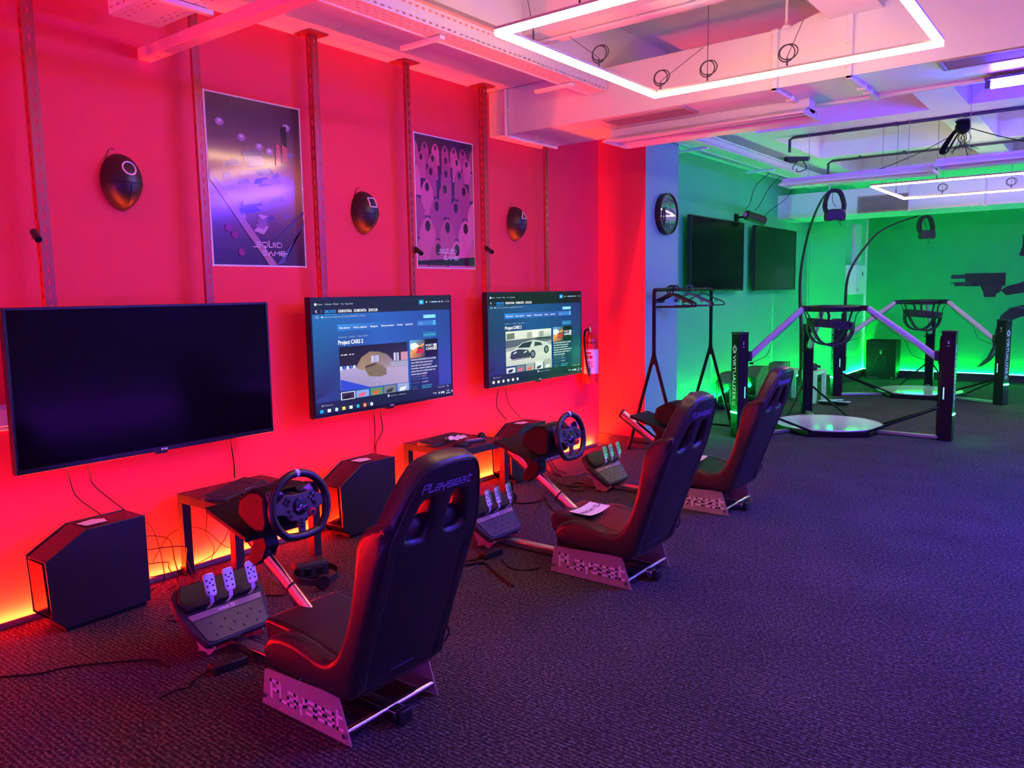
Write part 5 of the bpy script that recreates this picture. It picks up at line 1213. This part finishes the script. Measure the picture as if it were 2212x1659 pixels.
conduit('grey conduit under the first ceiling rib of the green area', [[(1.25, 8.74, 3.0), (1.25, 8.74, 3.13), (1.29, 8.74, 3.15), (5.2, 8.76, 3.15)]], .016, m_grey, [(x, 8.745, 3.15, .014, .024, .017) for x in (1.7, 2.3, 2.9, 3.5)])
conduit('grey conduit under the second ceiling rib of the green area', [[(1.12, 10.6, 2.85), (1.12, 10.6, 3.11), (1.17, 10.6, 3.14), (5.2, 10.62, 3.14)]], .016, m_grey, [(x, 10.6, 3.145, .012, .022, .018) for x in (1.5, 2.0, 2.6, 3.2)])
conduit('white droppers on the far beam left of its lamp', [[(1.80+.9*k, 11.985, 2.93), (1.80+.9*k, 11.985, 2.56)] for k in range(3)]+[[(.75, 11.985, 3.1), (.75, 11.985, 2.85)]], .009, None, [(1.80+.9*k, 11.985, 2.57, .02, .014, .01) for k in range(3)])
def vent(label, M, w, h, n, cross=0, m=None):
    t = thing('air_vent', label, 'vent', M=M, group='air vents in the beams')
    q = B(); f = .022
    q.box(-w/2, -h/2, 0, w/2, -h/2+f, .012); q.box(-w/2, h/2-f, 0, w/2, h/2, .012); q.box(-w/2, -h/2+f, 0, -w/2+f, h/2-f, .012); q.box(w/2-f, -h/2+f, 0, w/2, h/2-f, .012); q.build('frame', m or m_panel, t, bevel=.002)
    q = B(); q.box(-w/2+f, -h/2+f, .0005, w/2-f, h/2-f, .002); q.build('backing', m_black, t)
    q = B()
    for k in range(n): yy = -h/2+f+(h-2*f)*(k+.5)/n; q.box(-w/2+f, yy-.0035, .003, w/2-f, yy+.0035, .009)
    for k in range(cross): xx = -w/2+f+(w-2*f)*(k+.5)/cross; q.box(xx-.0035, -h/2+f, .003, xx+.0035, h/2-f, .010)
    q.build('slats', m or m_panel, t)
vent('red lit slatted vent under the left half of the nearer beam', frame((1.37, 5.33, 2.815), (1, 0, 0), (0, -1, 0)), .66, .23, 9, m=mat('pinkish_grille', (.42, .30, .32), .5))
vent('violet lit slatted vent under the nearer beam at the right edge', frame((3.72, 5.275, 2.815), (1, 0, 0), (0, -1, 0)), .90, .24, 9)
vent('square mesh vent on the face of the far beam', frame((1.47, 12.0, 2.697), (1, 0, 0), (0, 0, 1)), .66, .235, 13, 34)
def fluorescent(label, x0, x1, y, z, top, w=.37):
    t = thing('ceiling_light', label, 'ceiling light', (x0, y, z), group='unlit twin tube ceiling lights'); L = x1-x0
    YZ = Matrix(((0, 0, 1, 0), (1, 0, 0, 0), (0, 1, 0, 0), (0, 0, 0, 1)))
    q = B(); q.prism([(-.07, .055), (.07, .055), (.07, top-z), (-.07, top-z)], 0, L, YZ); q.build('body', m_offwhite, t, bevel=.003)
    q = B()
    q.prism([(-.07, .055), (-.07, .05), (-w/2, .0), (-w/2-.006, .0), (-w/2-.002, .012)], 0, L, YZ); q.prism([(.07, .055), (w/2+.002, .012), (w/2+.006, 0), (w/2, 0), (.07, .05)], 0, L, YZ)
    q.prism([(-.07, .05), (.07, .05), (.035, .028), (-.035, .028)], 0, L, YZ); q.build('reflector', m_offwhite, t)
    for s in (-1, 1):
        q = B(); q.cyl((.03, s*.09, .022), (L-.03, s*.09, .022), .013, n=12); q.build('tube', m_tube, t)
    for x in (0, L-.012):
        q = B(); q.prism([(-w/2, .0), (w/2, .0), (.08, .055), (-.08, .055)], x, x+.012, YZ); q.build('end_cap', m_offwhite, t)
    for s in (-1, 1):
        for x in (.012, L-.04): q = B(); q.box(x, s*.09-.018, .004, x+.028, s*.09+.018, .045); q.build('lamp_holder', m_offwhite, t)
    return t
m_tube = mat('unlit_tube_glass', (.75, .73, .75), .12, var=.02)
fluorescent('unlit twin tube ceiling light under the back of the nearer beam', .90, 2.44, 5.63, 2.70, 2.8149)
q_ = fluorescent('left unlit twin tube ceiling light before the far treadmill', 1.25, 2.70, 8.60, 2.62, 2.70)
for x in (.25, 1.2): q = B(); q.cyl((x, 0, .08), (x, 0, ZT-2.62), .003, n=6); q.build('suspension_rod', m_steel, q_)
q_ = fluorescent('right unlit twin tube ceiling light before the far treadmill', 2.76, 4.24, 8.30, 2.62, 2.70)
for x in (.25, 1.2): q = B(); q.cyl((x, 0, .08), (x, 0, ZT-2.62), .003, n=6); q.build('suspension_rod', m_steel, q_)
t = thing('sensor_box', 'black sensor box with dangling leads on the far cable tray', 'sensor', (.78, 10.1, 3.10))
q = B(); q.box(-.04, -.05, .0, .12, .05, .10, Matrix.Rotation(.6, 4, 'Z')); q.box(.06, -.035, .02, .26, .035, .085, Matrix.Rotation(.6, 4, 'Z')); q.build('housing', m_matte, t, bevel=.012)
q = B(); q.tube(smoothpts([(.15, .1, .02), (.2, .08, -.08), (.12, .0, -.12), (.14, -.1, -.10)]), .006, 6); q.tube(smoothpts([(.1, .05, .02), (.06, 0, -.06), (.1, -.1, -.1)]), .005, 6); q.build('lead', m_rubber, t)
t = thing('cable_bundle', 'black bundle of cables hanging from the ceiling rib above the far treadmill', 'cable bundle', (2.84, 9.05, 3.155))
q = B(); q.box(-.06, -.05, -.02, .06, .05, 0)
q.ball((0, 0, -.06), .07, .06, .07); q.build('knot', m_rubber, t)
q = B(); rn = random.Random(9)
for k in range(4): q.tube(smoothpts([(-.02, 0, -.03), (-.10-.01*k, .05, -.14), (-.17-.015*k, .12, -.26), (-.15, .1+.01*k, -.27), (-.06, .04, -.14), (0, 0, -.06)]), .008, 6)
for k in range(9): q.tube(smoothpts([(.02, 0, -.08), (.04*rn.uniform(-1, 2), .05*rn.uniform(-1, 1), -.18), (.12*rn.uniform(-1, 1.5), .08*rn.uniform(-1, 1), -.26-.06*rn.random())]), .003, 5)
q.tube(smoothpts([(0, 0, -.08), (-.5, .4, -.22), (-1.2, .8, -.33), (-2.0, 1.0, -.30)]), .004, 5); q.tube(smoothpts([(0, 0, -.08), (.03, .1, -.30), (.05, .28, -.34)]), .004, 5); q.tube(smoothpts([(.02, 0, -.06), (.3, .2, -.16), (.62, .5, -.24)]), .005, 5); q.build('strand', m_rubber, t)
wl2 = 'leads to the projector'
cable('left lead dropping from the far tray to the projector', [(.585, 10.0, 2.985), (.35, 10.15, 2.86), (.22, 10.30, 2.66), (.17, 10.29, 2.60)], .004, group=wl2)
cable('middle lead dropping from the far tray to the projector', [(.58, 10.4, 2.985), (.40, 10.5, 2.86), (.28, 10.5, 2.66), (.24, 10.44, 2.585)], .004, group=wl2)
cable('lead looping from the far tray down to the second dark screen', [(.58, 11.0, 2.985), (.45, 11.1, 2.8), (.22, 11.0, 2.60), (.09, 10.95, 2.44)], .004, group=wl2)
